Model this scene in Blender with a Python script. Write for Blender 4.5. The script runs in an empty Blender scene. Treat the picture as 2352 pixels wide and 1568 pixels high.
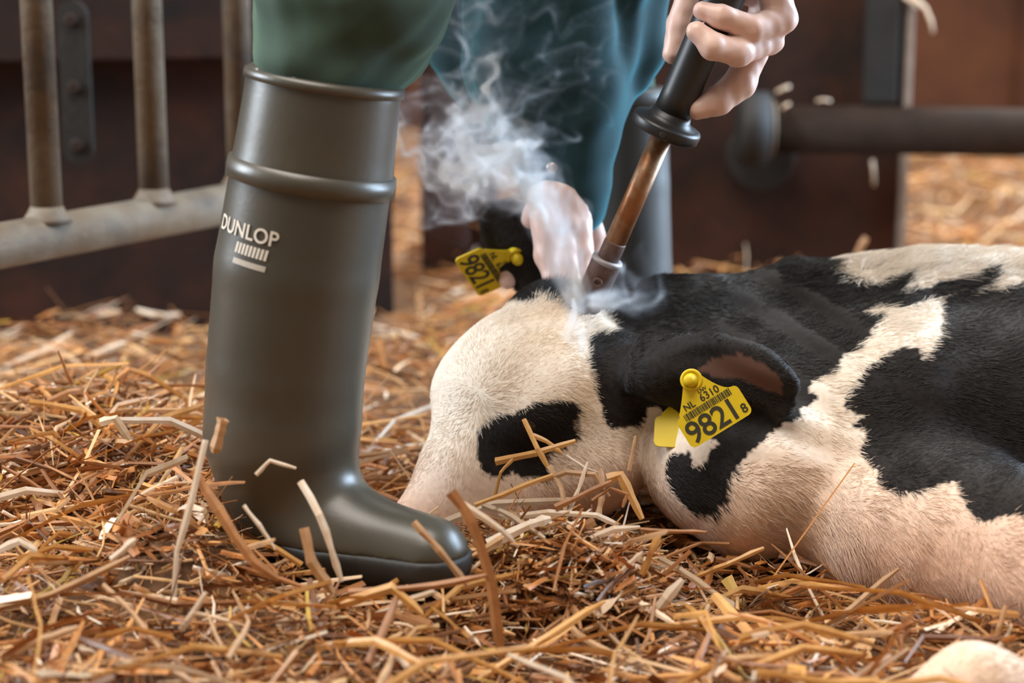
import bpy, bmesh, math, random
import numpy as np
from mathutils import Vector, Matrix

rng = np.random.default_rng(7)
random.seed(7)
scene = bpy.context.scene
COL = scene.collection

# ------------------------------------------------------------------ camera, world, lights, exposure
F = 4350.0                     # focal length in pixels of the 2352 px wide frame
PITCH = math.radians(12)
CAM = np.array([0.0, 0.0, 0.52])
FWD = np.array([0, math.cos(PITCH), -math.sin(PITCH)])
UPV = np.array([0, math.sin(PITCH), math.cos(PITCH)])

cam_data = bpy.data.cameras.new('camera')
cam = bpy.data.objects.new('camera', cam_data)
COL.objects.link(cam)
cam.location = CAM
cam.rotation_euler = (math.radians(90) - PITCH, 0, 0)
cam_data.sensor_width = 36
cam_data.lens = F / 2352 * 36
cam_data.dof.use_dof = True
cam_data.dof.focus_distance = 1.60
cam_data.dof.aperture_fstop = 3.4
cam_data.clip_start = 0.05
scene.camera = cam

world = bpy.data.worlds.new('world')
scene.world = world
world.use_nodes = True
bg = world.node_tree.nodes['Background']
bg.inputs['Color'].default_value = (1.0, 0.80, 0.62, 1)
bg.inputs['Strength'].default_value = 0.26

def area_light(name, loc, target, size_x, size_y, power, color):
    d = bpy.data.lights.new(name, 'AREA')
    d.shape = 'RECTANGLE'; d.size = size_x; d.size_y = size_y
    d.energy = power; d.color = color
    o = bpy.data.objects.new(name, d)
    COL.objects.link(o)
    o.location = loc
    o.rotation_euler = (Vector(target) - Vector(loc)).to_track_quat('-Z', 'Y').to_euler()
    o['kind'] = 'helper'
    return o

area_light('roof_light', (-0.5, 1.1, 2.8), (0.15, 1.6, 0.0), 2.2, 1.6, 115, (1.0, 0.93, 0.85))
area_light('open_door_light', (2.6, 2.7, 1.2), (0.1, 1.6, 0.2), 1.6, 2.0, 250, (0.60, 0.79, 1.0))
area_light('side_window_light', (-2.4, 1.9, 1.2), (-0.1, 1.6, 0.25), 1.0, 1.2, 100, (0.82, 0.91, 1.0))
area_light('yard_light', (0.5, 4.2, 2.8), (0.6, 4.2, 0.0), 3.0, 1.5, 170, (1.0, 0.93, 0.84))

vs = scene.view_settings
vs.view_transform = 'Standard'
vs.look = 'None'
vs.exposure = 0.08
vs.gamma = 1.0
vs.use_curve_mapping = False
cy = scene.cycles
cy.use_denoising = True
cy.use_adaptive_sampling = True
cy.adaptive_threshold = 0.04
cy.max_bounces = 6
cy.diffuse_bounces = 3
cy.glossy_bounces = 2
cy.transmission_bounces = 4
cy.transparent_max_bounces = 12
cy.volume_bounces = 3
cy.sample_clamp_indirect = 4.0
cy.caustics_reflective = False
cy.caustics_refractive = False

# ------------------------------------------------------------------ helpers
def P(px, py, Y):
    """point at horizontal distance Y that lies on the sight line measured in the photograph"""
    d = FWD + np.array([1.0, 0, 0]) * ((px - 1176) / F) + UPV * (-(py - 784) / F)
    return CAM + d * (Y / d[1])

def S(Y, py=784):
    """metres per photograph pixel at a distance"""
    p = P(1176, py, Y)
    return float((p - CAM) @ FWD) / F

def smoothnoise(p, freq, seed=0):
    """cheap smooth vector-valued noise from summed sines, -1..1"""
    r = np.random.default_rng(seed)
    out = np.zeros(len(p))
    for i in range(6):
        k = r.normal(size=3); k /= np.linalg.norm(k)
        out += np.sin(p @ (k * freq * (0.6 + r.random() * 1.1)) + r.random() * 6.28)
    return out / 3.2

class Field:
    """signed distance grid with smooth unions, meshed with naive surface nets"""
    def __init__(self, lo, hi, h):
        self.lo = np.array(lo, float); self.h = h
        self.n = np.ceil((np.array(hi) - self.lo) / h).astype(int) + 1
        self.g = np.full(self.n, 10.0, np.float32)
    def sub(self, lo, hi):
        i0 = np.clip(np.floor((np.array(lo) - self.lo) / self.h).astype(int), 0, self.n)
        i1 = np.clip(np.ceil((np.array(hi) - self.lo) / self.h).astype(int) + 1, 0, self.n)
        sl = tuple(slice(a, b) for a, b in zip(i0, i1))
        ax = [(self.lo[j] + self.h * np.arange(i0[j], i1[j])).astype(np.float32) for j in range(3)]
        return sl, np.meshgrid(*ax, indexing='ij', sparse=True)
    def add(self, sl, d, k):
        a = self.g[sl]
        if k <= 0:
            self.g[sl] = np.minimum(a, d); return
        t = np.clip(0.5 + 0.5 * (a - d) / k, 0, 1)
        self.g[sl] = a * (1 - t) + d * t - k * t * (1 - t)
    def cut(self, sl, d, k):
        a = self.g[sl]
        nd = -d
        t = np.clip(0.5 - 0.5 * (a - nd) / k, 0, 1)
        self.g[sl] = a * (1 - t) + nd * t + k * t * (1 - t)
    def cone_d(self, a, ra, b, rb, m):
        a = np.array(a, float); b = np.array(b, float)
        R = max(ra, rb) + m
        sl, (x, y, z) = self.sub(np.minimum(a, b) - R, np.maximum(a, b) + R)
        ab = b - a; L = max(ab @ ab, 1e-12)
        t = np.clip(((x - a[0]) * ab[0] + (y - a[1]) * ab[1] + (z - a[2]) * ab[2]) / L, 0, 1)
        d = np.sqrt((x - a[0] - t * ab[0])**2 + (y - a[1] - t * ab[1])**2 + (z - a[2] - t * ab[2])**2) - (ra + (rb - ra) * t)
        return sl, d.astype(np.float32)
    def cone(self, a, ra, b, rb, k=0.02):
        sl, d = self.cone_d(a, ra, b, rb, k * 1.5 + 3 * self.h)
        self.add(sl, d, k)
    def groove(self, a, ra, b, rb, k=0.005):
        sl, d = self.cone_d(a, ra, b, rb, k * 1.5 + 3 * self.h)
        self.cut(sl, d, k)
    def ell(self, c, r, rot=None, k=0.02):
        c = np.array(c, float); r = np.array(r, float)
        m = r.max() + k * 1.5 + 3 * self.h
        sl, (x, y, z) = self.sub(c - m, c + m)
        M = np.eye(3) if rot is None else np.array(rot)
        q = [(x - c[0]) * M[0][j] + (y - c[1]) * M[1][j] + (z - c[2]) * M[2][j] for j in range(3)]
        k0 = np.sqrt(sum((q[j] / r[j])**2 for j in range(3)))
        k1 = np.sqrt(sum((q[j] / r[j]**2)**2 for j in range(3)))
        self.add(sl, (k0 * (k0 - 1) / np.maximum(k1, 1e-6)).astype(np.float32), k)
    def chain(self, pts, k=0.02):
        for (a, ra), (b, rb) in zip(pts[:-1], pts[1:]):
            self.cone(a, ra, b, rb, k)
    def mesh(self, smooth=2):
        g = self.g; n = np.array(g.shape); s = g < 0
        nc = n - 1
        acc = np.zeros((*nc, 3), np.float32); cnt = np.zeros(nc, np.float32)
        corners = [(i, j, k) for i in (0, 1) for j in (0, 1) for k in (0, 1)]
        def cv(a, c): return a[c[0]:c[0] + nc[0], c[1]:c[1] + nc[1], c[2]:c[2] + nc[2]]
        ins = sum(cv(s, c).astype(np.int8) for c in corners)
        act = (ins > 0) & (ins < 8)
        idx = np.argwhere(act)
        vals = {c: g[idx[:, 0] + c[0], idx[:, 1] + c[1], idx[:, 2] + c[2]] for c in corners}
        acc = np.zeros((len(idx), 3)); cnt = np.zeros(len(idx))
        for c in corners:
            for ax in range(3):
                if c[ax] == 0:
                    e = list(c); e[ax] = 1; e = tuple(e)
                    va, vb = vals[c], vals[e]
                    m = (va < 0) != (vb < 0)
                    t = np.where(m, va / np.where(m, va - vb, 1), 0)
                    pos = np.tile(np.array(c, float), (len(idx), 1)); pos[:, ax] += t
                    acc += pos * m[:, None]; cnt += m
        verts = self.lo + self.h * (idx + acc / cnt[:, None])
        num = np.full(nc, -1, np.int64); num[act] = np.arange(len(idx))
        faces = []
        for ax in range(3):
            o = [(1, 2), (2, 0), (0, 1)][ax]
            a = s.take(range(0, n[ax] - 1), axis=ax); b = s.take(range(1, n[ax]), axis=ax)
            e = np.argwhere(a != b)
            inside_first = a[tuple(e.T)]
            ok = (e[:, o[0]] > 0) & (e[:, o[1]] > 0) & (e[:, o[0]] < nc[o[0]]) & (e[:, o[1]] < nc[o[1]])
            e = e[ok]; inside_first = inside_first[ok]
            q = []
            for (du, dv) in ((-1, -1), (0, -1), (0, 0), (-1, 0)):
                c = e.copy(); c[:, o[0]] += du; c[:, o[1]] += dv
                q.append(num[tuple(c.T)])
            q = np.stack(q, 1)
            q[~inside_first] = q[~inside_first][:, ::-1]
            faces.append(q)
        faces = np.concatenate(faces)
        faces = faces[(faces >= 0).all(1)]
        for _ in range(smooth):
            verts = laplace(verts, faces, 0.5)
        return verts, faces

def laplace(v, f, w):
    a = f.ravel(); b = np.roll(f, -1, axis=1).ravel()
    n = len(v)
    c = np.bincount(a, minlength=n) + np.bincount(b, minlength=n)
    out = np.stack([np.bincount(a, v[b, j], n) + np.bincount(b, v[a, j], n) for j in range(3)], 1) / np.maximum(c, 1)[:, None]
    return v * (1 - w) + out * w

def vnormals(v, f):
    d1 = v[f[:, 2]] - v[f[:, 0]]; d2 = v[f[:, 3 if f.shape[1] == 4 else 1]] - v[f[:, 1 if f.shape[1] == 4 else 0]]
    fn = np.cross(d1, d2) if f.shape[1] == 4 else np.cross(v[f[:, 1]] - v[f[:, 0]], d1)
    n = np.stack([sum(np.bincount(f[:, c], fn[:, j], len(v)) for c in range(f.shape[1])) for j in range(3)], 1)
    return n / np.maximum(np.linalg.norm(n, axis=1), 1e-12)[:, None]

def mesh_np(name, v, f, colors=None, smooth=True):
    me = bpy.data.meshes.new(name)
    nl = f.shape[1]
    me.vertices.add(len(v)); me.vertices.foreach_set('co', np.asarray(v, np.float32).ravel())
    me.loops.add(f.size); me.loops.foreach_set('vertex_index', f.astype(np.int32).ravel())
    me.polygons.add(len(f)); me.polygons.foreach_set('loop_start', np.arange(0, f.size, nl, dtype=np.int32))
    me.polygons.foreach_set('use_smooth', np.full(len(f), smooth))
    me.update(calc_edges=True)
    if colors is not None:
        a = me.color_attributes.new('col', 'FLOAT_COLOR', 'POINT')
        c = np.ones((len(v), 4), np.float32); c[:, :3] = colors
        a.data.foreach_set('color', c.ravel())
    me.validate()
    return me

def link(name, me, material=None, parent=None, label=None, cat=None, group=None, kind=None):
    o = bpy.data.objects.new(name, me)
    COL.objects.link(o)
    if material is not None and me is not None and not me.materials:
        me.materials.append(material)
    if parent is not None:
        o.parent = parent
        o.matrix_parent_inverse = parent.matrix_basis.inverted()
    if label: o['label'] = label
    if cat: o['category'] = cat
    if group: o['group'] = group
    if kind: o['kind'] = kind
    return o

def empty(name, loc, label, cat, group=None):
    o = link(name, None, label=label, cat=cat, group=group)
    o.location = loc
    o.empty_display_size = 0.05
    return o

def bm_mesh(name, bm, smooth=False):
    me = bpy.data.meshes.new(name)
    bmesh.ops.recalc_face_normals(bm, faces=bm.faces)
    if smooth:
        for f in bm.faces: f.smooth = True
    bm.to_mesh(me); bm.free()
    return me

def box(lo, hi, bevel=0.003):
    bm = bmesh.new()
    bmesh.ops.create_cube(bm, size=1)
    lo = Vector(lo); hi = Vector(hi)
    for v in bm.verts:
        v.co = Vector((lo[i] + (v.co[i] + 0.5) * (hi[i] - lo[i]) for i in range(3)))
    if bevel > 0:
        bmesh.ops.bevel(bm, geom=bm.edges[:], offset=bevel, segments=2, affect='EDGES', profile=0.6)
    return bm

def lathe(profile, a, b, seg=40):
    """revolve (distance along axis, radius) pairs about the axis a->b; the first and last ring are capped"""
    a = Vector(a); b = Vector(b); ax = (b - a).normalized()
    u = ax.orthogonal().normalized(); w = ax.cross(u)
    bm = bmesh.new(); rings = []
    for (t, r) in profile:
        rings.append([bm.verts.new(a + ax * t + (u * math.cos(i * 2 * math.pi / seg) + w * math.sin(i * 2 * math.pi / seg)) * r) for i in range(seg)])
    for r0, r1 in zip(rings[:-1], rings[1:]):
        for i in range(seg):
            bm.faces.new((r0[i], r0[(i + 1) % seg], r1[(i + 1) % seg], r1[i]))
    bm.faces.new(rings[0][::-1]); bm.faces.new(rings[-1])
    return bm

def tube_bm(pts, radii, seg=12):
    """tube through points"""
    bm = bmesh.new(); rings = []
    pts = [Vector(p) for p in pts]
    up = Vector((0.13, 0.31, 0.94))
    for i, p in enumerate(pts):
        d = (pts[min(i + 1, len(pts) - 1)] - pts[max(i - 1, 0)]).normalized()
        u = d.cross(up)
        if u.length < 1e-3: u = d.orthogonal()
        u.normalize(); w = d.cross(u)
        r = radii[i]
        rings.append([bm.verts.new(p + (u * math.cos(k * 2 * math.pi / seg) + w * math.sin(k * 2 * math.pi / seg)) * r) for k in range(seg)])
    for r0, r1 in zip(rings[:-1], rings[1:]):
        for i in range(seg):
            bm.faces.new((r0[i], r0[(i + 1) % seg], r1[(i + 1) % seg], r1[i]))
    bm.faces.new(rings[0][::-1]); bm.faces.new(rings[-1])
    return bm

# ------------------------------------------------------------------ materials
def material(name, c1, c2=None, scale=20.0, rough=0.6, bump=0.0, bump_scale=None, metallic=0.0, spec=0.5, stretch=None, c3=None, scale3=4.0, sheen=0.0, subsurf=0.0, attr=None):
    m = bpy.data.materials.new(name)
    m.use_nodes = True
    nt = m.node_tree; N = nt.nodes; L = nt.links
    b = N['Principled BSDF']
    b.inputs['Roughness'].default_value = rough
    b.inputs['Metallic'].default_value = metallic
    b.inputs['Specular IOR Level'].default_value = spec
    if sheen:
        b.inputs['Sheen Weight'].default_value = sheen; b.inputs['Sheen Roughness'].default_value = 0.35
        b.inputs['Sheen Tint'].default_value = (*[min(1.0, q / max(c1)) for q in c1], 1)
    if subsurf:
        b.inputs['Subsurface Weight'].default_value = subsurf
        b.inputs['Subsurface Radius'].default_value = (0.012, 0.006, 0.004)
        b.inputs['Subsurface Scale'].default_value = 0.6
    tc = N.new('ShaderNodeTexCoord'); mp = N.new('ShaderNodeMapping')
    L.new(tc.outputs['Object'], mp.inputs['Vector'])
    if stretch: mp.inputs['Scale'].default_value = stretch
    def noise(sc, det=6):
        n = N.new('ShaderNodeTexNoise'); n.inputs['Scale'].default_value = sc; n.inputs['Detail'].default_value = det; n.inputs['Roughness'].default_value = 0.65
        L.new(mp.outputs['Vector'], n.inputs['Vector']); return n
    def ramp(src, lo, hi):
        r = N.new('ShaderNodeMapRange'); r.inputs['From Min'].default_value = lo; r.inputs['From Max'].default_value = hi
        L.new(src, r.inputs['Value']); return r.outputs['Result']
    def mix(fac, a, c):
        x = N.new('ShaderNodeMix'); x.data_type = 'RGBA'
        L.new(fac, x.inputs['Factor'])
        if isinstance(a, tuple): x.inputs['A'].default_value = (*a, 1)
        else: L.new(a, x.inputs['A'])
        if isinstance(c, tuple): x.inputs['B'].default_value = (*c, 1)
        else: L.new(c, x.inputs['B'])
        return x.outputs['Result']
    out = None
    if attr:
        at = N.new('ShaderNodeAttribute'); at.attribute_name = attr; out = at.outputs['Color']
    if c2 is not None:
        n = noise(scale)
        out = mix(ramp(n.outputs['Fac'], 0.35, 0.65), c1, c2)
    if c3 is not None:
        n3 = noise(scale3, 4)
        out = mix(ramp(n3.outputs['Fac'], 0.5, 0.68), out if out is not None else c1, c3)
    if out is not None: L.new(out, b.inputs['Base Color'])
    else: b.inputs['Base Color'].default_value = (*c1, 1)
    if bump:
        nb = noise(bump_scale or scale * 2)
        bp = N.new('ShaderNodeBump'); bp.inputs['Strength'].default_value = bump; bp.inputs['Distance'].default_value = 0.004
        L.new(nb.outputs['Fac'], bp.inputs['Height']); L.new(bp.outputs['Normal'], b.inputs['Normal'])
    return m

M = {}
M['board'] = material('rust_brown_board', (0.016, 0.008, 0.006), (0.065, 0.020, 0.009), 4, 0.75, 0.4, 30, c3=(0.009, 0.006, 0.005), scale3=2.5, spec=0.25)
M['board_far'] = material('far_brown_board', (0.10, 0.036, 0.016), (0.045, 0.018, 0.010), 3, 0.8, spec=0.2)
M['sawn_edge'] = material('pale_sawn_edge', (0.34, 0.27, 0.22), (0.20, 0.15, 0.12), 30, 0.8)
M['dark_iron'] = material('dark_iron', (0.007, 0.006, 0.005), (0.014, 0.010, 0.008), 14, 0.7, 0.3, 60)
M['pipe'] = material('brown_steel_pipe', (0.018, 0.010, 0.007), (0.030, 0.017, 0.012), 18, 0.75, 0.3, 90, spec=0.25)
M['gate'] = material('weathered_galvanised_steel', (0.20, 0.165, 0.12), (0.13, 0.08, 0.042), 13, 0.55, 0.5, 120, c3=(0.07, 0.055, 0.045), scale3=9)
M['ground'] = material('packed_straw_ground', (0.10, 0.045, 0.018), (0.22, 0.11, 0.045), 30, 0.9, 0.6, 120)
M['straw'] = material('dry_straw', (0.5, 0.3, 0.12), rough=0.42, attr='col', spec=0.5)
M['straw_gold'] = material('golden_straw', (0.76, 0.43, 0.14), (0.62, 0.31, 0.09), 60, 0.4)
M['straw_brown'] = material('brown_straw', (0.50, 0.22, 0.075), (0.36, 0.15, 0.05), 60, 0.45)
M['straw_pale'] = material('bleached_straw', (0.86, 0.74, 0.60), (0.78, 0.60, 0.42), 60, 0.4)
M['straw_dull'] = material('dull_tan_straw', (0.62, 0.37, 0.19), (0.50, 0.29, 0.14), 60, 0.5)
M['boot'] = material('olive_grey_rubber', (0.050, 0.045, 0.033), (0.060, 0.053, 0.038), 8, 0.36, 0.05, 200, spec=0.6, c3=(0.075, 0.062, 0.044), scale3=5)
M['sole'] = material('black_rubber_sole', (0.022, 0.020, 0.017), rough=0.6)
M['boot_dark'] = material('blue_grey_rubber', (0.055, 0.060, 0.062), (0.065, 0.068, 0.07), 8, 0.45)
M['print_white'] = material('cream_print', (0.62, 0.56, 0.47), rough=0.6)
M['pants'] = material('green_work_cloth', (0.034, 0.068, 0.046), (0.028, 0.052, 0.040), 9, 0.85, 0.15, 700, sheen=0.25)
M['coat'] = material('teal_work_cloth', (0.007, 0.044, 0.056), (0.005, 0.030, 0.040), 9, 0.85, 0.15, 700, sheen=0.75)
M['snap'] = material('dull_metal_snap', (0.45, 0.36, 0.30), rough=0.35, metallic=0.7)
M['glove'] = material('thin_latex_glove', (0.72, 0.50, 0.42), (0.74, 0.53, 0.47), 25, 0.42, 0.0, 60, subsurf=0.35, spec=0.5)
M['skin'] = material('skin', (0.6, 0.36, 0.26), rough=0.5)
M['grip'] = material('black_rubber_grip', (0.012, 0.011, 0.011), rough=0.42, spec=0.5)
M['copper'] = material('heated_copper_rod', (0.30, 0.12, 0.045), (0.22, 0.085, 0.032), 14, 0.38, 0.1, 80, metallic=0.55, c3=(0.42, 0.30, 0.20), scale3=16)
M['burnt'] = material('scorched_copper', (0.10, 0.055, 0.045), (0.16, 0.085, 0.06), 20, 0.55, 0.3, 150, metallic=0.3, c3=(0.20, 0.15, 0.14), scale3=12)
M['rim'] = material('oxidised_rim', (0.30, 0.27, 0.27), rough=0.5, metallic=0.3)
M['tag'] = material('yellow_plastic', (0.78, 0.58, 0.012), (0.74, 0.54, 0.012), 30, 0.45)
M['tag_print'] = material('black_print', (0.035, 0.035, 0.02), rough=0.6)
M['eye'] = material('dark_eye', (0.02, 0.010, 0.006), rough=0.12)
M['hide'] = material('calf_hide', (0.5, 0.4, 0.3), rough=0.7, attr='col', spec=0.2)
def leaf_light(m, amount=0.28):
    """dry stems let some light through"""
    nt = m.node_tree; b = nt.nodes['Principled BSDF']
    tr = nt.nodes.new('ShaderNodeBsdfTranslucent'); mx = nt.nodes.new('ShaderNodeMixShader')
    mx.inputs[0].default_value = amount
    src = b.inputs['Base Color'].links[0].from_socket
    nt.links.new(src, tr.inputs['Color'])
    nt.links.new(b.outputs[0], mx.inputs[1]); nt.links.new(tr.outputs[0], mx.inputs[2])
    nt.links.new(mx.outputs[0], nt.nodes['Material Output'].inputs['Surface'])
for q in ('straw', 'straw_gold', 'straw_brown', 'straw_pale', 'straw_dull'): leaf_light(M[q])
M['fur'] = material('calf_fur', (0.5, 0.4, 0.3), rough=0.5, attr='col', spec=0.35)

# ------------------------------------------------------------------ setting: ground, boards, gate
def straw_height(x, y):
    h = 0.012 * np.sin(9 * x + 1) * np.sin(8 * y + 0.5) + 0.008 * np.sin(23 * x + 13 * y) + 0.006 * np.sin(31 * y - 17 * x + 2)
    h = h + 0.085 * np.exp(-((x + 0.40)**2 / 0.03 + (y - 1.72)**2 / 0.05))          # heap behind the boot
    h = h + 0.045 * np.exp(-((x - 0.020)**2 / 0.009 + (y - 1.475)**2 / 0.004))        # heap against the muzzle
    h = h - 0.01 * np.exp(-((x - 0.17)**2 / 0.006 + (y - 1.50)**2 / 0.008))
    h = h + 0.045 * np.exp(-((x + 0.27)**2 / 0.010 + (y - 1.46)**2 / 0.012))       # pushed up behind the heel
    h = h - 0.02 * np.exp(-((x - 0.4)**2 / 0.05 + (y - 1.5)**2 / 0.03))
    return h

def build_ground():
    xs = np.linspace(-3.2, 3.2, 161); ys = np.linspace(0.3, 6.0, 143)
    X, Y = np.meshgrid(xs, ys, indexing='ij')
    Z = straw_height(X, Y) - 0.022
    v = np.stack([X, Y, Z], -1).reshape(-1, 3)
    i = np.arange(160)[:, None] * 143 + np.arange(142)[None]
    f = np.stack([i, i + 143, i + 144, i + 1], -1).reshape(-1, 4)
    link('floor', mesh_np('floor', v, f), M['ground'], kind='structure')
build_ground()

def oriented_box(a, b, z0, z1, thick, bevel=0.004):
    """upright board between two ground points"""
    a = np.array(a, float); b = np.array(b, float)
    d = (b - a); L = np.linalg.norm(d); d /= L
    bm = box((0, 0, z0), (L, thick, z1), bevel)
    Mx = Matrix(((d[0], -d[1], 0, a[0]), (d[1], d[0], 0, a[1]), (0, 0, 1, 0), (0, 0, 0, 1)))
    bm.transform(Mx)
    return bm

def gx(px, Y): return float(P(px, 600, Y)[0])

wall_l = link('wall_left', bm_mesh('wall_left', oriented_box((-2.2, 2.15), (gx(905, 2.72), 2.72), -0.05, 1.3, 0.03)), M['board'], kind='structure')
link('batten', bm_mesh('batten', oriented_box((-2.2, 2.10), (gx(900, 2.69), 2.665), 0.36, 0.47, 0.04)), M['board'], wall_l)
wall_b = link('wall_back', bm_mesh('wall_back', oriented_box((gx(1190, 2.95), 2.95), (gx(2056, 2.95), 2.95), -0.05, 1.3, 0.022)), M['board'], kind='structure')
link('sawn_edge', bm_mesh('sawn_edge', oriented_box((gx(2056, 2.95), 2.938), (gx(2077, 2.94), 2.938), -0.05, 1.3, 0.03, 0.002)), M['sawn_edge'], wall_b)
link('iron_strap', bm_mesh('iron_strap', oriented_box((gx(1968, 2.93), 2.925), (gx(2044, 2.93), 2.925), 0.272, 1.3, 0.02, 0.003)), M['dark_iron'], wall_b)
link('wall_post', bm_mesh('wall_post', oriented_box((gx(968, 2.98), 2.98), (gx(1076, 2.98), 2.98), -0.05, 1.3, 0.07, 0.006)), M['board'], kind='structure')
link('wall_panel', bm_mesh('wall_panel', oriented_box((gx(1070, 3.05), 3.06), (gx(1146, 3.05), 3.06), -0.05, 1.3, 0.02)), M['board'], kind='structure')
wall_far = link('wall_far', bm_mesh('wall_far', oriented_box((-3, 5.3), (3.2, 5.3), -0.05, 2.0, 0.04)), M['board_far'], kind='structure')
for i, x in enumerate(np.arange(-2.8, 3.2, 0.42)):
    link('wall_batten', bm_mesh('wall_batten', box((x, 5.27, -0.04), (x + 0.05, 5.3, 2.0), 0.004)), M['board_far'], wall_far)

# horizontal pipe rail at the right with its end fitting
rail = empty('pipe_rail', P(2000, 297, 2.84), 'thick brown steel pipe rail fixed across the dark back board', 'rail')
pa = P(1772, 296, 2.84); pb = P(3000, 314, 2.84)
link('pipe', bm_mesh('pipe', lathe([(0, 0.036), (1.2, 0.036)], pa, pb, 32), True), M['pipe'], rail)
link('end_ring', bm_mesh('end_ring', lathe([(-0.003, 0.041), (-0.002, 0.044), (0.002, 0.044), (0.003, 0.041)], pa, pb, 32), True), M['gate'], rail)
link('end_fitting', bm_mesh('end_fitting', lathe([(-0.052, 0.030), (-0.050, 0.050), (-0.045, 0.055), (-0.006, 0.055)], pa, pb, 32), True), M['dark_iron'], rail)
bq = P(1750, 330, 2.90)
link('bracket', bm_mesh('bracket', lathe([(0, 0.05), (0.004, 0.052), (0.03, 0.052)], bq + np.array([0, 0.0, -0.02]), bq + np.array([0, 1, -0.02]), 32)), M['dark_iron'], rail)

def scrap(pix, wpx, lab):
    pts = [P(*q) for q in pix]
    return link('straw_stalk', bm_mesh('straw_stalk', tube_bm(pts, [wpx * S(pix[0][2]) / 2] * len(pts), 8), True), M['straw_pale'], label=lab, cat='straw', group='loose straw stalks')
scrap([(1783,212,2.83),(1800,203,2.83),(1814,198,2.83)], 8, 'small straw scrap lying on the pipe rail end')
scrap([(1796,250,2.80),(1803,243,2.80),(1814,238,2.80)], 7, 'tiny white straw scrap on the pipe rail fitting')
scrap([(1875,232,2.83),(1890,229,2.83),(1908,232,2.83)], 6, 'thin straw scrap along the top of the pipe rail')
scrap([(2003,368,2.93),(2006,395,2.93),(2007,426,2.93)], 8, 'upright straw scrap stuck to the dark back board')
tw = empty('frayed_twine', P(2085, 5, 2.92), 'frayed pale twine hanging off the board edge', 'twine')
link('strand', bm_mesh('strand', tube_bm([P(*q) for q in ((2075,-12,2.93),(2100,-5,2.92),(2125,18,2.91),(2138,48,2.91),(2143,76,2.91))], [0.0035, 0.0035, 0.003, 0.0028, 0.0022], 10), True), M['straw_pale'], tw)
link('strand', bm_mesh('strand', tube_bm([P(*q) for q in ((2075,-8,2.93),(2095,4,2.92),(2108,20,2.92))], [0.003, 0.0025, 0.0015], 10), True), M['straw_pale'], tw)

# hinge plate on the left board
hp = P(172, 200, 2.30)
hinge = empty('hinge_plate', P(172, 365, 2.30), 'dark iron hinge plate with bolt holes on the left board', 'hinge')
def plate_bm():
    bm = bmesh.new(); pts = []
    hw, z0, z1 = 0.018, hp[2] - 0.075, hp[2] + 0.085
    for i in range(13): a = math.pi + math.pi * i / 12; pts.append((hp[0] + hw * math.cos(a), z0 + hw * math.sin(a)))
    for i in range(13): a = math.pi * i / 12; pts.append((hp[0] + hw * math.cos(a), z1 + hw * math.sin(a)))
    vs_ = [bm.verts.new((x, hp[1], z)) for x, z in pts]
    f = bm.faces.new(vs_)
    r = bmesh.ops.extrude_face_region(bm, geom=[f])
    for v in r['geom']:
        if isinstance(v, bmesh.types.BMVert): v.co.y += 0.012
    return bm
link('plate', bm_mesh('plate', plate_bm()), M['dark_iron'], hinge)
for dz in (-0.07, 0.0, 0.08):
    c = Vector((hp[0], hp[1] - 0.008, hp[2] + dz))
    link('bolt', bm_mesh('bolt', lathe([(0, 0.006), (0.002, 0.008), (0.010, 0.008)], c, c + Vector((0, 1, 0)), 12)), M['pipe'], hinge)

# tubular gate at the left
ga = P(-60, 573, 1.88); gb = P(560, 463, 2.25)
gdir = (gb - ga) / np.linalg.norm(gb - ga); gdir[2] = 0
rz = float((ga[2] + gb[2]) / 2)
gate = empty('pen_gate', (ga[0], ga[1], 0), 'weathered tubular steel pen gate with upright bars left of the boot', 'gate')
def gpt(t, z): return np.array([ga[0] + gdir[0] * t, ga[1] + gdir[1] * t, z])
def solve_t(px):   # distance along the gate at which a bar stands
    s = (px - 1176) / F
    ts = np.linspace(-1.5, 1.2, 2701)
    pts = np.stack([ga[0] + gdir[0] * ts, ga[1] + gdir[1] * ts, np.full_like(ts, rz)], 1) - CAM
    return float(ts[np.argmin(abs(pts[:, 0] / (pts @ FWD) - s))])
t_end = solve_t(640)
link('bottom_rail', bm_mesh('bottom_rail', lathe([(0, 0.0235), (t_end + 1.2, 0.0235)], gpt(-1.2, rz), gpt(t_end, rz), 32), True), M['gate'], gate)
link('top_rail', bm_mesh('top_rail', lathe([(0, 0.0235), (t_end + 1.2, 0.0235)], gpt(-1.2, 1.0), gpt(t_end, 1.0), 32), True), M['gate'], gate)
bars = [solve_t(x) for x in (110, 357, 556)]
step = bars[1] - bars[0]
for t in [bars[0] - 2 * step, bars[0] - step] + bars + [t_end]:
    end = abs(t - t_end) < 1e-6
    r = 0.0235 if end else 0.0165
    bar = link('upright_bar', bm_mesh('upright_bar', lathe([(-0.05 if end else 0, r), (0.85, r)], gpt(t, rz), gpt(t, 1.1), 24), True), M['gate'], gate)
    if not end:
        link('weld_bead', bm_mesh('weld_bead', lathe([(0.016, 0.026), (0.021, 0.0235), (0.027, 0.0195), (0.033, 0.0165)], gpt(t, rz), gpt(t, 1.1), 24), True), M['gate'], bar)

# ------------------------------------------------------------------ calf
def poly_mask(u, v, poly):
    inside = np.zeros(len(u), bool)
    n = len(poly)
    for i in range(n):
        x0, y0 = poly[i]; x1, y1 = poly[(i + 1) % n]
        c = ((y0 > v) != (y1 > v)) & (u < (x1 - x0) * (v - y0) / ((y1 - y0) + 1e-12) + x0)
        inside ^= c
    return inside

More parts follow.
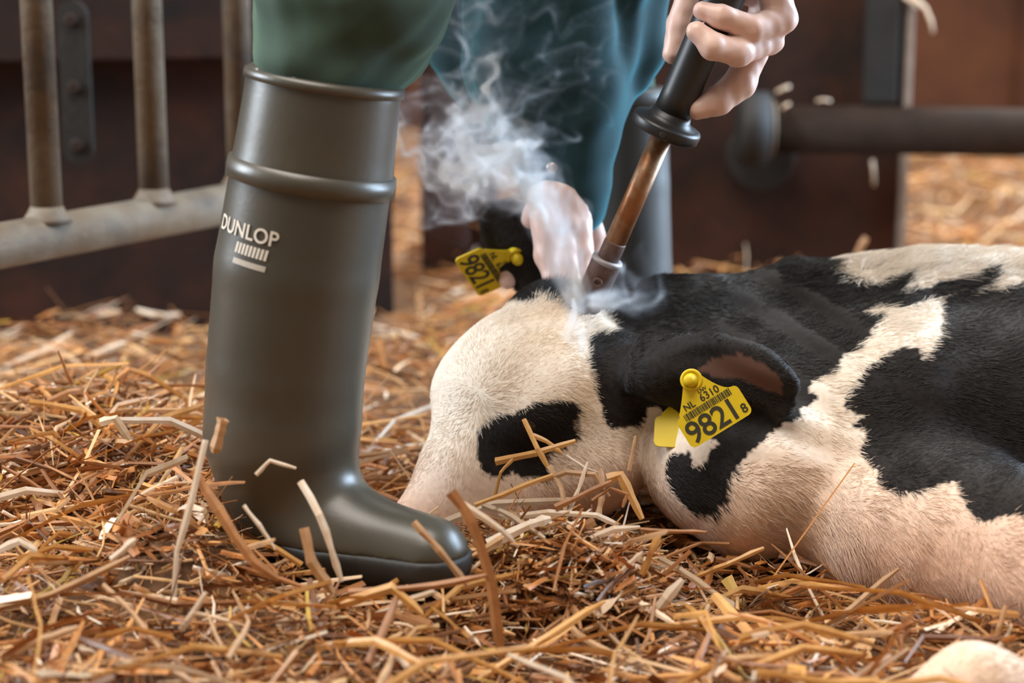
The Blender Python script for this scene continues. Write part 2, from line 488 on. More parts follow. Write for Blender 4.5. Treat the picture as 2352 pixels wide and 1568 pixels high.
# coat markings: outlines on the animal's flank, each with the distance of the flank it lies on
MARKS_BLACK = [
 (1.66, [(1195,640),(1240,622),(1300,640),(1400,632),(1560,615),(1700,595),(1900,570),(1925,605),(1965,640),(2010,652),(2090,632),(2100,650),(2060,680),
         (2200,640),(2290,622),(2305,632),(2270,655),(2180,680),(2060,705),(2000,700),(1985,715),(2020,730),(1990,770),(1960,800),(1900,850),(1830,890),
         (1820,930),(1700,960),(1560,960),(1500,930),(1488,930),(1475,955),(1465,975),(1430,982),(1395,978),(1380,940),(1365,890),(1352,830),(1348,770),
         (1400,770),(1418,745),(1400,722),(1370,712),(1345,735),(1310,705),(1270,690),(1220,685),(1200,665)]),
 (1.60, [(1500,930),(1820,880),(1885,905),(1870,925),(1820,945),(1775,960),(1755,1000),(1700,1060),(1665,1105),(1672,1150),(1635,1180),(1590,1183),
         (1555,1150),(1532,1110),(1530,1070),(1545,1040),(1580,1035),(1590,1075),(1615,1060),(1650,1010),(1600,1000),(1540,960)]),
 (1.56, [(2195,685),(2240,668),(2352,655),(2500,650),(2900,640),(2950,1050),(2700,1150),(2500,1190),(2352,1180),(2290,1165),(2240,1182),(2215,1185),(2190,1150),(2170,1100),
         (2130,1110),(2080,1125),(2020,1120),(2010,1080),(1985,1050),(1990,990),(1965,985),(1985,960),(1945,930),(1960,890),(2000,845),(2060,805),
         (2125,795),(2130,830),(2145,815),(2180,770),(2190,730)]),
 (1.58, [(1095,990),(1110,970),(1150,955),(1200,940),(1250,920),(1300,915),(1330,925),(1337,945),(1325,975),(1330,1000),(1310,1020),(1270,1040),
         (1255,1060),(1265,1090),(1235,1105),(1205,1095),(1180,1085),(1150,1100),(1120,1090),(1100,1050),(1098,1020)]),
]
MARKS_BLACK.append((1.80, [(1080,420),(1280,420),(1280,670),(1215,700),(1080,690)]))
MARKS_BLACK.append((1.56, [(1490,800),(1560,800),(1680,760),(1800,800),(1860,890),(1840,960),(1740,1010),(1600,985),(1540,960),(1500,925)]))
MARK_EAR_INNER = (1.58, [(1600,850),(1640,822),(1700,812),(1760,838),(1795,880),(1790,905),(1740,890),(1700,870),(1650,870)])

def marks_uv(p, Y):
    """side-view coordinates of surface points, at the scale of a flank at distance Y"""
    zc = (P(1600, 850, Y) - CAM) @ FWD
    q = p - CAM
    off = (q @ FWD) - zc
    u = 1176 + q[:, 0] / zc * F * (1 - 0.55 * np.clip(off, -0.2, 0.2) / zc * (1 if True else 0))
    v = 784 - (q @ UPV) / zc * F * (1 - 0.55 * np.clip(off, -0.2, 0.2) / zc)
    return u, v

def coat(p, jitter=0.0, seed=3):
    """black mask, inner ear mask for points on the hide"""
    r = np.random.default_rng(seed)
    n = len(p)
    j = np.stack([smoothnoise(p, 220, 11), smoothnoise(p, 220, 12)], 1) * 5 + r.normal(size=(n, 2)) * jitter
    black = np.zeros(n, bool)
    for Y, poly in MARKS_BLACK:
        u, v = marks_uv(p, Y)
        black |= poly_mask(u + j[:, 0], v + j[:, 1], poly)
    u, v = marks_uv(p, MARK_EAR_INNER[0])
    inner = poly_mask(u, v, MARK_EAR_INNER[1])
    return black, inner

def build_calf_field():
    h = 0.0034
    fl = Field((-0.18, 1.12, -0.06), (1.15, 2.10, 0.40), h)
    def c(px, py, Y, r): return (P(px, py, Y), r * S(Y, py))
    # barrel, rump, shoulder, neck
    fl.chain([(P(1980, 880, 1.80), 0.105), c(2260, 880, 1.79, 268), ((0.74, 1.84, 0.12), 0.125), ((0.92, 1.86, 0.10), 0.115)], 0.05)
    fl.chain([c(2050, 830, 1.78, 235), c(1800, 805, 1.80, 165), c(1560, 795, 1.77, 134), c(1420, 810, 1.73, 120)], 0.05)
    fl.chain([c(1960, 960, 1.70, 230), c(1700, 980, 1.69, 190), c(1600, 960, 1.68, 150)], 0.05)
    fl.chain([c(1900, 1040, 1.63, 170), c(1720, 1085, 1.62, 170), c(1630, 1060, 1.62, 130)], 0.04)   # brisket
    fl.chain([c(2120, 960, 1.66, 200), c(2420, 980, 1.67, 225), ((0.70, 1.70, 0.10), 0.09)], 0.05)                               # shoulder
    # folded foreleg, nearer to the viewer
    fl.chain([c(1905, 1195, 1.60, 100), c(2060, 1215, 1.56, 140)], 0.024)
    fl.chain([c(2060, 1215, 1.56, 140), c(2200, 1240, 1.525, 165), c(2420, 1300, 1.45, 190)], 0.06)
    fl.chain([c(2420, 1300, 1.45, 180), ((0.52, 1.33, 0.03), 0.05), ((0.44, 1.255, 0.015), 0.036)], 0.03)
    fl.chain([c(2110, 1632, 1.25, 70), c(2240, 1602, 1.25, 108), c(2420, 1640, 1.27, 100), ((0.52, 1.33, 0.03), 0.045)], 0.025)
    # rump and hind leg outside the picture
    fl.chain([((0.92, 1.78, 0.10), 0.11), ((0.72, 1.58, 0.07), 0.075), ((0.66, 1.50, 0.04), 0.05)], 0.04)
    fl.chain([((0.66, 1.50, 0.04), 0.045), ((0.95, 1.52, 0.015), 0.03), ((0.82, 1.44, 0.005), 0.022)], 0.02)
    fl.chain([((1.0, 1.9, 0.12), 0.02), ((1.06, 1.86, 0.04), 0.013), ((1.02, 1.78, 0.0), 0.01)], 0.02)
    # head: its own field, joined to the neck with a tight crease along the jaw
    body_grid = fl.g
    fl.g = np.full(fl.n, 10.0, np.float32)
    K = 0.018
    fl.cone(*c(1262, 800, 1.72, 130), *c(1300, 880, 1.69, 168), K)
    fl.cone(*c(1262, 780, 1.715, 112), *c(1262, 738, 1.725, 92), K)               # poll
    fl.cone(*c(1150, 905, 1.675, 155), *c(1245, 830, 1.69, 140), 0.022)           # forehead
    fl.cone(*c(1150, 960, 1.655, 158), *c(1098, 1065, 1.635, 118), K)             # bridge
    fl.cone(*c(1098, 1065, 1.635, 116), *c(982, 1200, 1.605, 86), 0.022)          # muzzle
    fl.cone(*c(1345, 965, 1.675, 176), *c(1330, 1030, 1.665, 154), K)             # cheek
    fl.cone(*c(1330, 1040, 1.66, 144), *c(1010, 1235, 1.61, 70), 0.022)           # jaw
    fl.cone(*c(1175, 845, 1.660, 112), *c(1262, 905, 1.642, 118), 0.03)           # near brow
    fl.cone(*c(1235, 950, 1.618, 62), *c(1180, 985, 1.612, 50), 0.012)            # eye bulge
    # closed lids: a soft crease, and the whorl dent between the eyes
    fl.groove(*c(1160, 1000, 1.578, 5), *c(1225, 972, 1.575, 6), 0.004)
    fl.groove(*c(1225, 972, 1.575, 6), *c(1290, 950, 1.588, 4), 0.004)
    fl.groove(*c(1195, 948, 1.572, 4), *c(1290, 925, 1.580, 3), 0.004)
    fl.groove(*c(1085, 885, 1.577, 20), *c(1025, 965, 1.567, 12), 0.018)
    fl.groove(*c(1085, 885, 1.575, 10), *c(1110, 820, 1.60, 6), 0.014)
    # nostril and mouth
    nz = P(922, 1190, 1.545)
    fl.groove(nz, 0.006, nz + np.array([0.012, 0.03, 0.0]), 0.004, 0.004)
    head_grid = fl.g
    fl.g = body_grid
    fl.add((slice(None),) * 3, head_grid, 0.009)
    # ears: cupped leaves
    def ear(base, tip, side, L_w, cup, t, k, curl=0.0):
        base = np.array(base); tip = np.array(tip)
        ax = tip - base; L = np.linalg.norm(ax); ax /= L
        sd = np.array(side) - ax * (np.array(side) @ ax); sd /= np.linalg.norm(sd)
        nn = np.cross(ax, sd)
        m = L_w + 0.03
        sl, (x, y, z) = fl.sub(np.minimum(base, tip) - m, np.maximum(base, tip) + m)
        q = [x - base[0], y - base[1], z - base[2]]
        a = q[0] * ax[0] + q[1] * ax[1] + q[2] * ax[2]
        b = q[0] * sd[0] + q[1] * sd[1] + q[2] * sd[2]
        w = q[0] * nn[0] + q[1] * nn[1] + q[2] * nn[2]
        s_ = np.clip(a / L, 0, 1)
        W = L_w * (0.42 + 0.58 * np.clip(s_ / 0.45, 0, 1)**0.8) * np.sqrt(np.clip(1 - np.clip((s_ - 0.5) / 0.5, 0, 1)**2.3, 0, 1))
        Wn = np.maximum(W, 0.004)
        w0 = cup * np.clip(b / Wn, -1.2, 1.2)**2 * np.clip(1.25 - s_, 0, 1) - curl * s_**2
        rim = 0.5 + 0.9 * np.exp(-((np.abs(b) - Wn * 0.9) / 0.007)**2)
        d = np.maximum(np.abs(w - w0) - t * rim - 0.006 * np.clip(1 - s_ * 3, 0, 1), np.maximum(np.abs(b) - W, np.maximum(-a - 0.01, a - L)))
        fl.add(sl, (d * 0.8).astype(np.float32), k)
    toward = np.array([0, -1, 0.1])
    # near ear: side axis points up in the picture so that the cup opens to the viewer
    e0, e1 = P(1478, 862, 1.600), P(1834, 905, 1.555)
    ear(e0, e1, (0, 0.25, -1), 0.042, 0.020, 0.0056, 0.006)
    f0, f1 = P(1228, 668, 1.80), P(1140, 462, 1.80)
    ear(f0, f1, (1, -0.3, 0.35), 0.032, 0.012, 0.0058, 0.010)
    fl.cone(*c(1440, 855, 1.655, 75), *c(1520, 866, 1.605, 44), 0.03)              # ear root
    return fl

def hide_colors(p, black, inner, r):
    """linear colours of coat and skin, with shade on the lower parts painted in"""
    n = len(p)
    q = p - CAM
    zc = q @ FWD
    u = 1176 + q[:, 0] / zc * F; v = 784 - (q @ UPV) / zc * F
    white = np.tile(np.array([0.90, 0.79, 0.67]), (n, 1))
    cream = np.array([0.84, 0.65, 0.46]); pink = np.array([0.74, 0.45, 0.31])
    def blend(col, w): 
        nonlocal white
        white = white * (1 - w[:, None]) + np.array(col) * w[:, None]
    g = lambda cx, cy, s: np.exp(-(((u - cx)**2 + (v - cy)**2) / s**2))
    nz = smoothnoise(p, 60, 21) * 0.5 + 0.5
    blend(cream, np.clip(0.75 * g(1260, 740, 110) + 0.35 * g(1360, 900, 60), 0, 1) * (0.6 + 0.4 * nz))
    blend(pink, np.clip(0.80 * np.clip((v - 990) / 190, 0, 1) * (u < 1480) + 0.72 * np.clip((v - 960) / 300, 0, 1) * (u >= 1480), 0, 0.80) * (0.8 + 0.2 * nz))  # pink skin, deepened downwards to paint in the shade on chest and legs
    blend(pink, 0.55 * g(930, 1190, 70))
    blend((0.58, 0.42, 0.29), 0.6 * ((p[:, 1] < 1.36) & (p[:, 2] < 0.12)))       # knee toned down: shade painted into its coat colour
    c = white * (1 + 0.06 * r.normal(size=(n, 1)))
    blk = np.tile(np.array([0.016, 0.013, 0.012]), (n, 1)) * (1 + 0.25 * r.normal(size=(n, 1)))
    c = np.where(black[:, None], blk, c)
    c = np.where(inner[:, None], np.array([0.115, 0.058, 0.040]), c)
    return np.clip(c, 0.004, 0.95)

def build_calf():
    fl = build_calf_field()
    v, f = fl.mesh(3)
    n = vnormals(v, f)
    # loose skin: shallow folds along the neck
    neck = np.exp(-(((v[:, 0] - 0.24) / 0.10)**2 + ((v[:, 2] - 0.15) / 0.07)**2))
    v = v + n * (0.0025 * np.sin(v[:, 0] * 70 + v[:, 2] * 190 + 2 * smoothnoise(v, 20, 5)) * neck)[:, None]
    v = v + n * (0.0012 * smoothnoise(v, 70, 8))[:, None]
    r = np.random.default_rng(5)
    black, inner = coat(v, 0)
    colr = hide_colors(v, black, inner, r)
    calf = empty('calf', P(1700, 1250, 1.6) * np.array([1, 1, 0]), 'black and white calf lying on the straw with its head held down', 'calf')
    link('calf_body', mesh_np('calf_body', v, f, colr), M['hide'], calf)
    ec = P(1214, 974, 1.5995)
    bm = bmesh.new(); bmesh.ops.create_uvsphere(bm, u_segments=24, v_segments=16, radius=0.0105)
    bmesh.ops.translate(bm, verts=bm.verts, vec=Vector(ec))
    link('eye', bm_mesh('eye', bm, True), M['eye'], calf, label='dark eye under a nearly closed lid')
    return calf, v, f, n, fl

calf, cv_, cf_, cn_, calf_field = build_calf()

def build_fur(calf, v, f, n, count=170000):
    r = np.random.default_rng(9)
    tri = np.concatenate([f[:, [0, 1, 2]], f[:, [0, 2, 3]]])
    a = v[tri[:, 0]]; e1 = v[tri[:, 1]] - a; e2 = v[tri[:, 2]] - a
    area = 0.5 * np.linalg.norm(np.cross(e1, e2), axis=1)
    cen = a + (e1 + e2) / 3
    fn = n[tri].mean(1)
    facing = np.einsum('ij,ij->i', fn, (CAM - cen) / np.linalg.norm(CAM - cen, axis=1)[:, None])
    w = area * np.where(facing > -0.25, 1, 0.12) * np.where(cen[:, 0] > 0.60, 0.15, 1) * np.where(cen[:, 2] < -0.015, 0, 1)
    w *= np.where(cen[:, 0] < 0.13, 1.8, 1.0)
    ti = r.choice(len(tri), count, p=w / w.sum())
    s, t = r.random(count), r.random(count)
    sw = s + t > 1; s[sw] = 1 - s[sw]; t[sw] = 1 - t[sw]
    p = a[ti] + e1[ti] * s[:, None] + e2[ti] * t[:, None]
    nn = n[tri[ti, 0]] * (1 - s - t)[:, None] + n[tri[ti, 1]] * s[:, None] + n[tri[ti, 2]] * t[:, None]
    nn /= np.linalg.norm(nn, axis=1)[:, None]
    # growth direction: back along the body; on the face away from the whorl
    whorl = P(1085, 885, 1.58)
    head = np.clip((0.135 - p[:, 0]) / 0.06, 0, 1)
    body_dir = np.array([0.85, 0.0, -0.55]) + 0 * p
    body_dir[:, 2] += -0.5 * np.clip((0.06 - p[:, 2]) / 0.1, -1, 1) + 0.5 * np.clip((p[:, 2] - 0.16) / 0.06, 0, 1)
    face_dir = p - whorl
    face_dir /= np.linalg.norm(face_dir, axis=1)[:, None] + 1e-9
    d = body_dir * (1 - head)[:, None] + face_dir * head[:, None]
    for j in range(3):
        d[:, j] += 0.30 * smoothnoise(p, 55, 30 + j) + 0.25 * smoothnoise(p, 170, 40 + j) + 0.18 * r.normal(size=count)
    d -= nn * np.einsum('ij,ij->i', d, nn)[:, None]
    d /= np.linalg.norm(d, axis=1)[:, None] + 1e-9
    black, inner = coat(p, 2.5, 17)
    L = np.where(head > 0.5, 0.0062, 0.0088) * (0.7 + 0.6 * r.random(count))
    L *= 1 + 0.35 * smoothnoise(p, 90, 51)
    g = lambda c0, sg: np.exp(-((p - c0)**2).sum(1) / sg**2)
    poll = g(P(1270, 660, 1.70), 0.03); tuft = g(P(1385, 740, 1.66), 0.022); back = np.clip((p[:, 2] - 0.19) / 0.03, 0, 1) * (p[:, 0] > 0.25)
    chest = g(P(1900, 1260, 1.55), 0.06); muzzle = g(P(960, 1160, 1.57), 0.06)
    L *= 1 + 1.6 * poll + 1.8 * tuft + 1.0 * back + 1.0 * chest - 0.45 * muzzle
    L *= np.where(inner, 0.35, 1)
    L *= np.where((p[:, 1] < 1.605) & (p[:, 2] > 0.085) & (p[:, 0] > 0.11) & (p[:, 0] < 0.27), 0.45, 1)      # ear
    L *= np.where(p[:, 1] < 1.34, 0.5, 1)
    lift = 0.16 + 0.20 * r.random(count) + 0.5 * poll + 0.45 * tuft + 0.25 * back
    K = 4
    pts = np.zeros((count, K, 3))
    for i in range(K):
        q = i / (K - 1)
        up = lift * q * (1 - 0.45 * q)
        pts[:, i] = p - nn * 0.0006 + (d * q + nn * up[:, None]) * L[:, None]
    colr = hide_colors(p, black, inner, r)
    colr *= (0.92 + 0.16 * r.random((count, 1)))
    hc = bpy.data.hair_curves.new('fur')
    hc.add_curves([K] * count)
    hc.points.foreach_set('position', pts.astype(np.float32).ravel())
    rad = hc.attributes.get('radius') or hc.attributes.new('radius', 'FLOAT', 'POINT')
    rr = np.tile(np.array([1.0, 0.9, 0.65, 0.15]), (count, 1)) * np.where(head > 0.5, 0.00020, 0.00026)[:, None]
    rad.data.foreach_set('value', rr.astype(np.float32).ravel())
    ca = hc.attributes.new('col', 'FLOAT_COLOR', 'CURVE')
    c4 = np.ones((count, 4), np.float32); c4[:, :3] = np.clip(colr, 0, 1)
    ca.data.foreach_set('color', c4.ravel())
    hc.materials.append(M['fur'])
    o = bpy.data.objects.new('fur', hc)
    COL.objects.link(o)
    o.parent = calf; o.matrix_parent_inverse = calf.matrix_basis.inverted()
    o['kind'] = 'stuff'
build_fur(calf, cv_, cf_, cn_)

# ------------------------------------------------------------------ ear tags
def text_mesh(body, size, extrude=0.00015):
    cu = bpy.data.curves.new('print', 'FONT')
    cu.body = body; cu.size = size; cu.align_x = 'CENTER'; cu.align_y = 'BOTTOM_BASELINE'; cu.extrude = extrude
    cu.resolution_u = 4; cu.offset = size * 0.012
    ob = bpy.data.objects.new('print', cu)
    COL.objects.link(ob)
    bpy.context.view_layer.update()
    me = bpy.data.meshes.new_from_object(ob.evaluated_get(bpy.context.evaluated_depsgraph_get()))
    bpy.data.objects.remove(ob); bpy.data.curves.remove(cu)
    return me

def frame(origin, xdir, ydir):
    x = np.array(xdir, float); x /= np.linalg.norm(x)
    y = np.array(ydir, float); y -= x * (y @ x); y /= np.linalg.norm(y)
    z = np.cross(x, y)
    return Matrix(((x[0], y[0], z[0], origin[0]), (x[1], y[1], z[1], origin[1]), (x[2], y[2], z[2], origin[2]), (0, 0, 0, 1)))

def tag_panel_mesh(name, w, hb, neck, hs, thick=0.0018):
    """flag with a wide body, sloping shoulders and a round lug for the stud"""
    bm = bmesh.new(); o = []
    rc_ = 0.005
    def corner(cx, cy, a0, r=rc_):
        for i in range(5):
            a = math.radians(a0 + i * 22.5); o.append((cx + r * math.cos(a), cy + r * math.sin(a)))
    corner(-w / 2 + rc_, rc_, 180); corner(w / 2 - rc_, rc_, 270); corner(w / 2 - rc_, hb - rc_, 0)
    for i in range(1, 7):                    # concave shoulder
        t = i / 7; o.append((w / 2 - rc_ + (neck - w / 2 + rc_) * t, hb + (hs - hb - 0.002) * t ** 1.7))
    for i in range(9):
        a = math.radians(-10 + i * 25); o.append((neck * math.cos(a), hs + neck * math.sin(a)))
    for i in range(6, 0, -1):
        t = i / 7; o.append((-(w / 2 - rc_ * 0.6 + (neck - w / 2 + rc_ * 0.6) * t), hb + (hs - hb - 0.002) * t ** 1.15))
    corner(-w / 2 + rc_, hb - rc_, 90)
    f = bm.faces.new([bm.verts.new((x, y, 0)) for x, y in o])
    r = bmesh.ops.extrude_face_region(bm, geom=[f])
    for v in r['geom']:
        if isinstance(v, bmesh.types.BMVert): v.co.z -= thick
    return bm_mesh(name, bm)

def make_tag(mx, label, w, back_mx=None, full=True):
    t = link('ear_tag', None, label=label, cat='ear tag')
    t.matrix_world = mx
    def part(name, me, m, loc=(0, 0, 0), kind=None, lab=None):
        o = bpy.data.objects.new(name, me); COL.objects.link(o)
        if not me.materials: me.materials.append(m)
        o.parent = t; o.location = loc
        if kind: o['kind'] = kind
        if lab: o['label'] = lab
        return o
    k = w / 0.062
    hs = 0.052 * k
    part('front_panel', tag_panel_mesh('front_panel', w, 0.029 * k, 0.0098 * k, hs), M['tag'])
    for ch, x, y, sz in (('9', -0.0215, 0.0028, 0.0275), ('8', -0.0085, 0.0028, 0.0275), ('2', 0.0045, 0.0028, 0.0275), ('1', 0.0165, 0.0028, 0.0275), ('8', 0.0260, 0.0036, 0.0115),
                         ('NL', -0.0135, 0.0310, 0.0084), ('6310', 0.0070, 0.0310, 0.0094), ('LNV', 0.0035, 0.0384, 0.0046)):
        part('number_print', text_mesh(ch, sz * k), M['tag_print'], (x * k, y * k, 0.0003))
    bm = bmesh.new(); x = -0.0225 * k; rr = random.Random(4)
    while x < 0.0235 * k:
        bw = rr.choice((0.0004, 0.0004, 0.0008, 0.0013)) * k
        bmesh.ops.create_cube(bm, size=1, matrix=Matrix.Translation((x + bw / 2, 0.0262 * k, 0.0003)) @ Matrix.Diagonal((bw, 0.0062 * k, 0.0003, 1)))
        x += bw + rr.choice((0.0005, 0.0008, 0.0008)) * k
    part('barcode', bm_mesh('barcode', bm), M['tag_print'], kind='stuff')
    if full:
        bm = lathe([(-0.004, 0.0098 * k), (0.0006, 0.0098 * k), (0.0016, 0.0090 * k), (0.0016, 0.0074 * k), (0.0010, 0.0070 * k), (0.0010, 0.001)], (0, hs, 0), (0, hs, 1), 28)
        part('lug', bm_mesh('lug', bm, True), M['tag'])
        bm = lathe([(-0.012, 0.003), (0.0, 0.003), (0.0012, 0.0062 * k), (0.005, 0.0058 * k), (0.0095, 0.0044 * k), (0.0105, 0.003 * k), (0.0108, 0.0005)], (0, hs, 0), (-0.22, hs + 0.06, 1), 24)
        part('stud', bm_mesh('stud', bm, True), M['tag'])
    if back_mx is not None:
        o = part('back_panel', tag_panel_mesh('back_panel', w, 0.029 * k, 0.0098 * k, hs), M['tag'])
        o.matrix_local = mx.inverted() @ back_mx
    return t

a, b = P(1591, 1032, 1.545), P(1731, 946, 1.545)
tx = (b - a) / np.linalg.norm(b - a)
up = P(1612, 868, 1.557) - (a + b) / 2
w_tag = float(np.linalg.norm(b - a))
ba, bb = P(1502, 1024, 1.585), P(1660, 1032, 1.578)
make_tag(frame((a + b) / 2, tx, up), 'yellow plastic tag numbered 9821 hanging from the black ear flopped over the neck', w_tag,
         frame((ba + bb) / 2, bb - ba, P(1650, 880, 1.612) - (ba + bb) / 2))
a, b = P(1043, 598, 1.785), P(1101, 682, 1.825)
make_tag(frame((a + b) / 2, b - a, P(1190, 556, 1.79) - (a + b) / 2), 'yellow plastic tag numbered 9821 on the far ear pinched by the lower gloved hand', float(np.linalg.norm(b - a)))

# ------------------------------------------------------------------ person: body, work clothes, boots, gloves
person = empty('person', (0.0, 1.75, 0.0), 'person in teal work clothes, rubber boots and thin gloves bending over the calf', 'person')

def field_obj(name, fl, mat, parent, smooth=2, folds=None, label=None):
    v, f = fl.mesh(smooth)
    if folds is not None:
        v = v + vnormals(v, f) * folds(v)[:, None]
    return link(name, mesh_np(name, v, f), mat, parent, label=label)

def c(px, py, Y, r): return (P(px, py, Y), r * S(Y, py))

# the body inside the clothes (all of it covered within the picture)
fl = Field((-0.75, 1.2, -0.05), (0.85, 2.4, 1.35), 0.011)
hipR, hipL, sp, ch = (-0.16, 1.66, 0.80), (-0.14, 1.86, 0.80), (-0.02, 1.76, 0.90), (0.20, 1.74, 0.93)
shR, shL = (0.28, 1.58, 0.90), (0.26, 1.92, 0.88)
kneeR, kneeL = tuple(P(800, -60, 1.52)), tuple(P(1370, -150, 1.98))
fl.cone(hipR, 0.085, hipL, 0.085, 0.05); fl.cone((-0.15, 1.76, 0.82), 0.13, sp, 0.13, 0.05); fl.cone(sp, 0.13, ch, 0.15, 0.05)
fl.cone(ch, 0.15, (0.30, 1.75, 0.93), 0.12, 0.05); fl.cone(shR, 0.06, shL, 0.06, 0.05)
fl.cone((0.34, 1.75, 0.95), 0.06, (0.44, 1.75, 0.97), 0.055, 0.03)
fl.ell((0.55, 1.75, 0.95), (0.115, 0.077, 0.10), None, 0.02)
fl.cone((0.615, 1.75, 0.87), 0.045, (0.60, 1.75, 0.85), 0.035, 0.02)          # jaw
fl.cone((0.655, 1.75, 0.95), 0.010, (0.672, 1.75, 0.925), 0.014, 0.01)          # nose
for sg in (-1, 1): fl.ell((0.545, 1.75 + sg * 0.078, 0.945), (0.028, 0.012, 0.036), None, 0.006)
fl.chain([(hipR, 0.07), (kneeR, 0.042), (tuple(P(700, 500, 1.505)), 0.042), (tuple(P(670, 1150, 1.50)), 0.035), (tuple(P(900, 1270, 1.455)), 0.025)], 0.02)
fl.chain([(hipL, 0.07), (kneeL, 0.042), (tuple(P(1428, 300, 2.05)), 0.028), (tuple(P(1430, 900, 2.05)), 0.026), ((0.24, 2.03, 0.04), 0.02)], 0.02)
elR, elL = (0.34, 1.50, 0.66), (0.16, 1.86, 0.60)
wrR, wrL = tuple(P(1725, -190, 1.64)), tuple(P(1292, 400, 1.785))
fl.chain([(shR, 0.055), (elR, 0.043), (wrR, 0.026), (tuple(P(1700, -110, 1.66)), 0.024)], 0.02)
fl.chain([(shL, 0.055), (elL, 0.043), (wrL, 0.021), (tuple(P(1292, 470, 1.775)), 0.018)], 0.02)
body = field_obj('body', fl, M['skin'], person, 2)
fl = Field((0.40, 1.63, 0.85), (0.70, 1.87, 1.10), 0.008)
fl.ell((0.535, 1.75, 0.97), (0.115, 0.084, 0.10), None, 0.01)
sl, (gx_, gy_, gz_) = fl.sub((0.40, 1.63, 0.85), (0.70, 1.87, 1.10))
fl.g[sl] = np.maximum(fl.g[sl], 0.965 - gz_ + 0.9 * (gx_ - 0.56))
field_obj('hair', fl, material('dark_hair', (0.03, 0.018, 0.01), (0.06, 0.035, 0.02), 60, 0.5), person, 1)

# work trousers: both legs and the seat in one garment
fl = Field((-0.40, 1.30, 0.36), (0.45, 2.25, 1.02), 0.0055)
fl.cone(hipR, 0.125, hipL, 0.125, 0.05); fl.cone((-0.15, 1.76, 0.82), 0.16, (-0.02, 1.76, 0.92), 0.165, 0.05)
fl.chain([(hipR, 0.125), c(835, -190, 1.53, 225), c(800, -20, 1.51, 215), c(765, 90, 1.505, 180), c(748, 150, 1.50, 163), c(742, 230, 1.50, 150)], 0.004)
fl.cone(*c(850, -30, 1.53, 190), *c(838, 30, 1.535, 180), 0.03)
fl.chain([(hipL, 0.125), (kneeL, 0.085), c(1385, 30, 2.02, 100), c(1428, 230, 2.05, 70), c(1428, 330, 2.05, 70)], 0.025)
def cloth_folds(v):
    return (0.004 * smoothnoise(v * np.array([1, 1, 0.45]), 60, 60) + 0.0015 * smoothnoise(v, 150, 61))
field_obj('work_trousers', fl, M['pants'], person, 2, cloth_folds, 'green work trousers tucked into the boots')

# work coat with long sleeves
fl = Field((-0.25, 1.35, 0.20), (0.60, 2.15, 1.12), 0.0048)
fl.cone(sp, 0.15, ch, 0.17, 0.05); fl.cone(ch, 0.17, (0.30, 1.75, 0.93), 0.14, 0.05); fl.cone(shR, 0.085, shL, 0.085, 0.05)
fl.chain([(shR, 0.085), (elR, 0.07), c(1735, -330, 1.63, 95), c(1728, -230, 1.64, 85)], 0.03)
fl.chain([(shL, 0.085), (elL, 0.095), c(1290, -60, 1.80, 205), c(1262, 150, 1.80, 190), c(1290, 310, 1.795, 132), c(1312, 420, 1.79, 78), c(1316, 452, 1.79, 66)], 0.03)
fl.chain([((0.10, 1.82, 0.80), 0.05), c(1490, -80, 1.80, 62), c(1478, 90, 1.80, 50), c(1466, 180, 1.80, 24)], 0.018)   # hanging hem
fl.chain([((0.0, 1.85, 0.75), 0.06), c(1110, -60, 1.90, 130), c(1110, 120, 1.90, 110), c(1120, 260, 1.90, 50)], 0.03)
fl.groove(*c(1425, -40, 1.735, 14), *c(1440, 170, 1.75, 10), 0.02)
fl.groove(*c(1250, -40, 1.70, 10), *c(1215, 200, 1.705, 8), 0.02)
def coat_folds(v):
    return (0.0055 * smoothnoise(v * np.array([1.2, 1.2, 0.32]), 60, 62) + 0.002 * smoothnoise(v, 120, 63))
coat_o = field_obj('work_coat', fl, M['coat'], person, 2, coat_folds, 'dark teal work coat with a snap cuff')
for (px, py, Y) in ((1200, 330, 1.745), (1268, 385, 1.744), (1320, 425, 1.752)):
    p0 = P(px, py, Y); n0 = CAM - p0; n0 /= np.linalg.norm(n0)
    link('snap_button', bm_mesh('snap_button', lathe([(-0.004, 0.0055), (0, 0.0055), (0.0012, 0.005), (0.0022, 0.0035), (0.0025, 0.001)], p0, p0 + n0, 20), True), M['snap'], coat_o)

# rubber boots
def lerp_on(axis_pts, t):
    for (t0, p0, r0), (t1, p1, r1) in zip(axis_pts[:-1], axis_pts[1:]):
        if t <= t1: break
    q = (t - t0) / (t1 - t0)
    return p0 * (1 - q) + p1 * q, r0 * (1 - q) + r1 * q

def clip_above(fl, point, normal):
    sl, (x, y, z) = fl.sub(fl.lo, fl.lo + fl.h * (fl.n - 1))
    n_ = np.array(normal, float); n_ /= np.linalg.norm(n_)
    fl.g = np.maximum(fl.g, ((x - point[0]) * n_[0] + (y - point[1]) * n_[1] + (z - point[2]) * n_[2]).astype(np.float32))

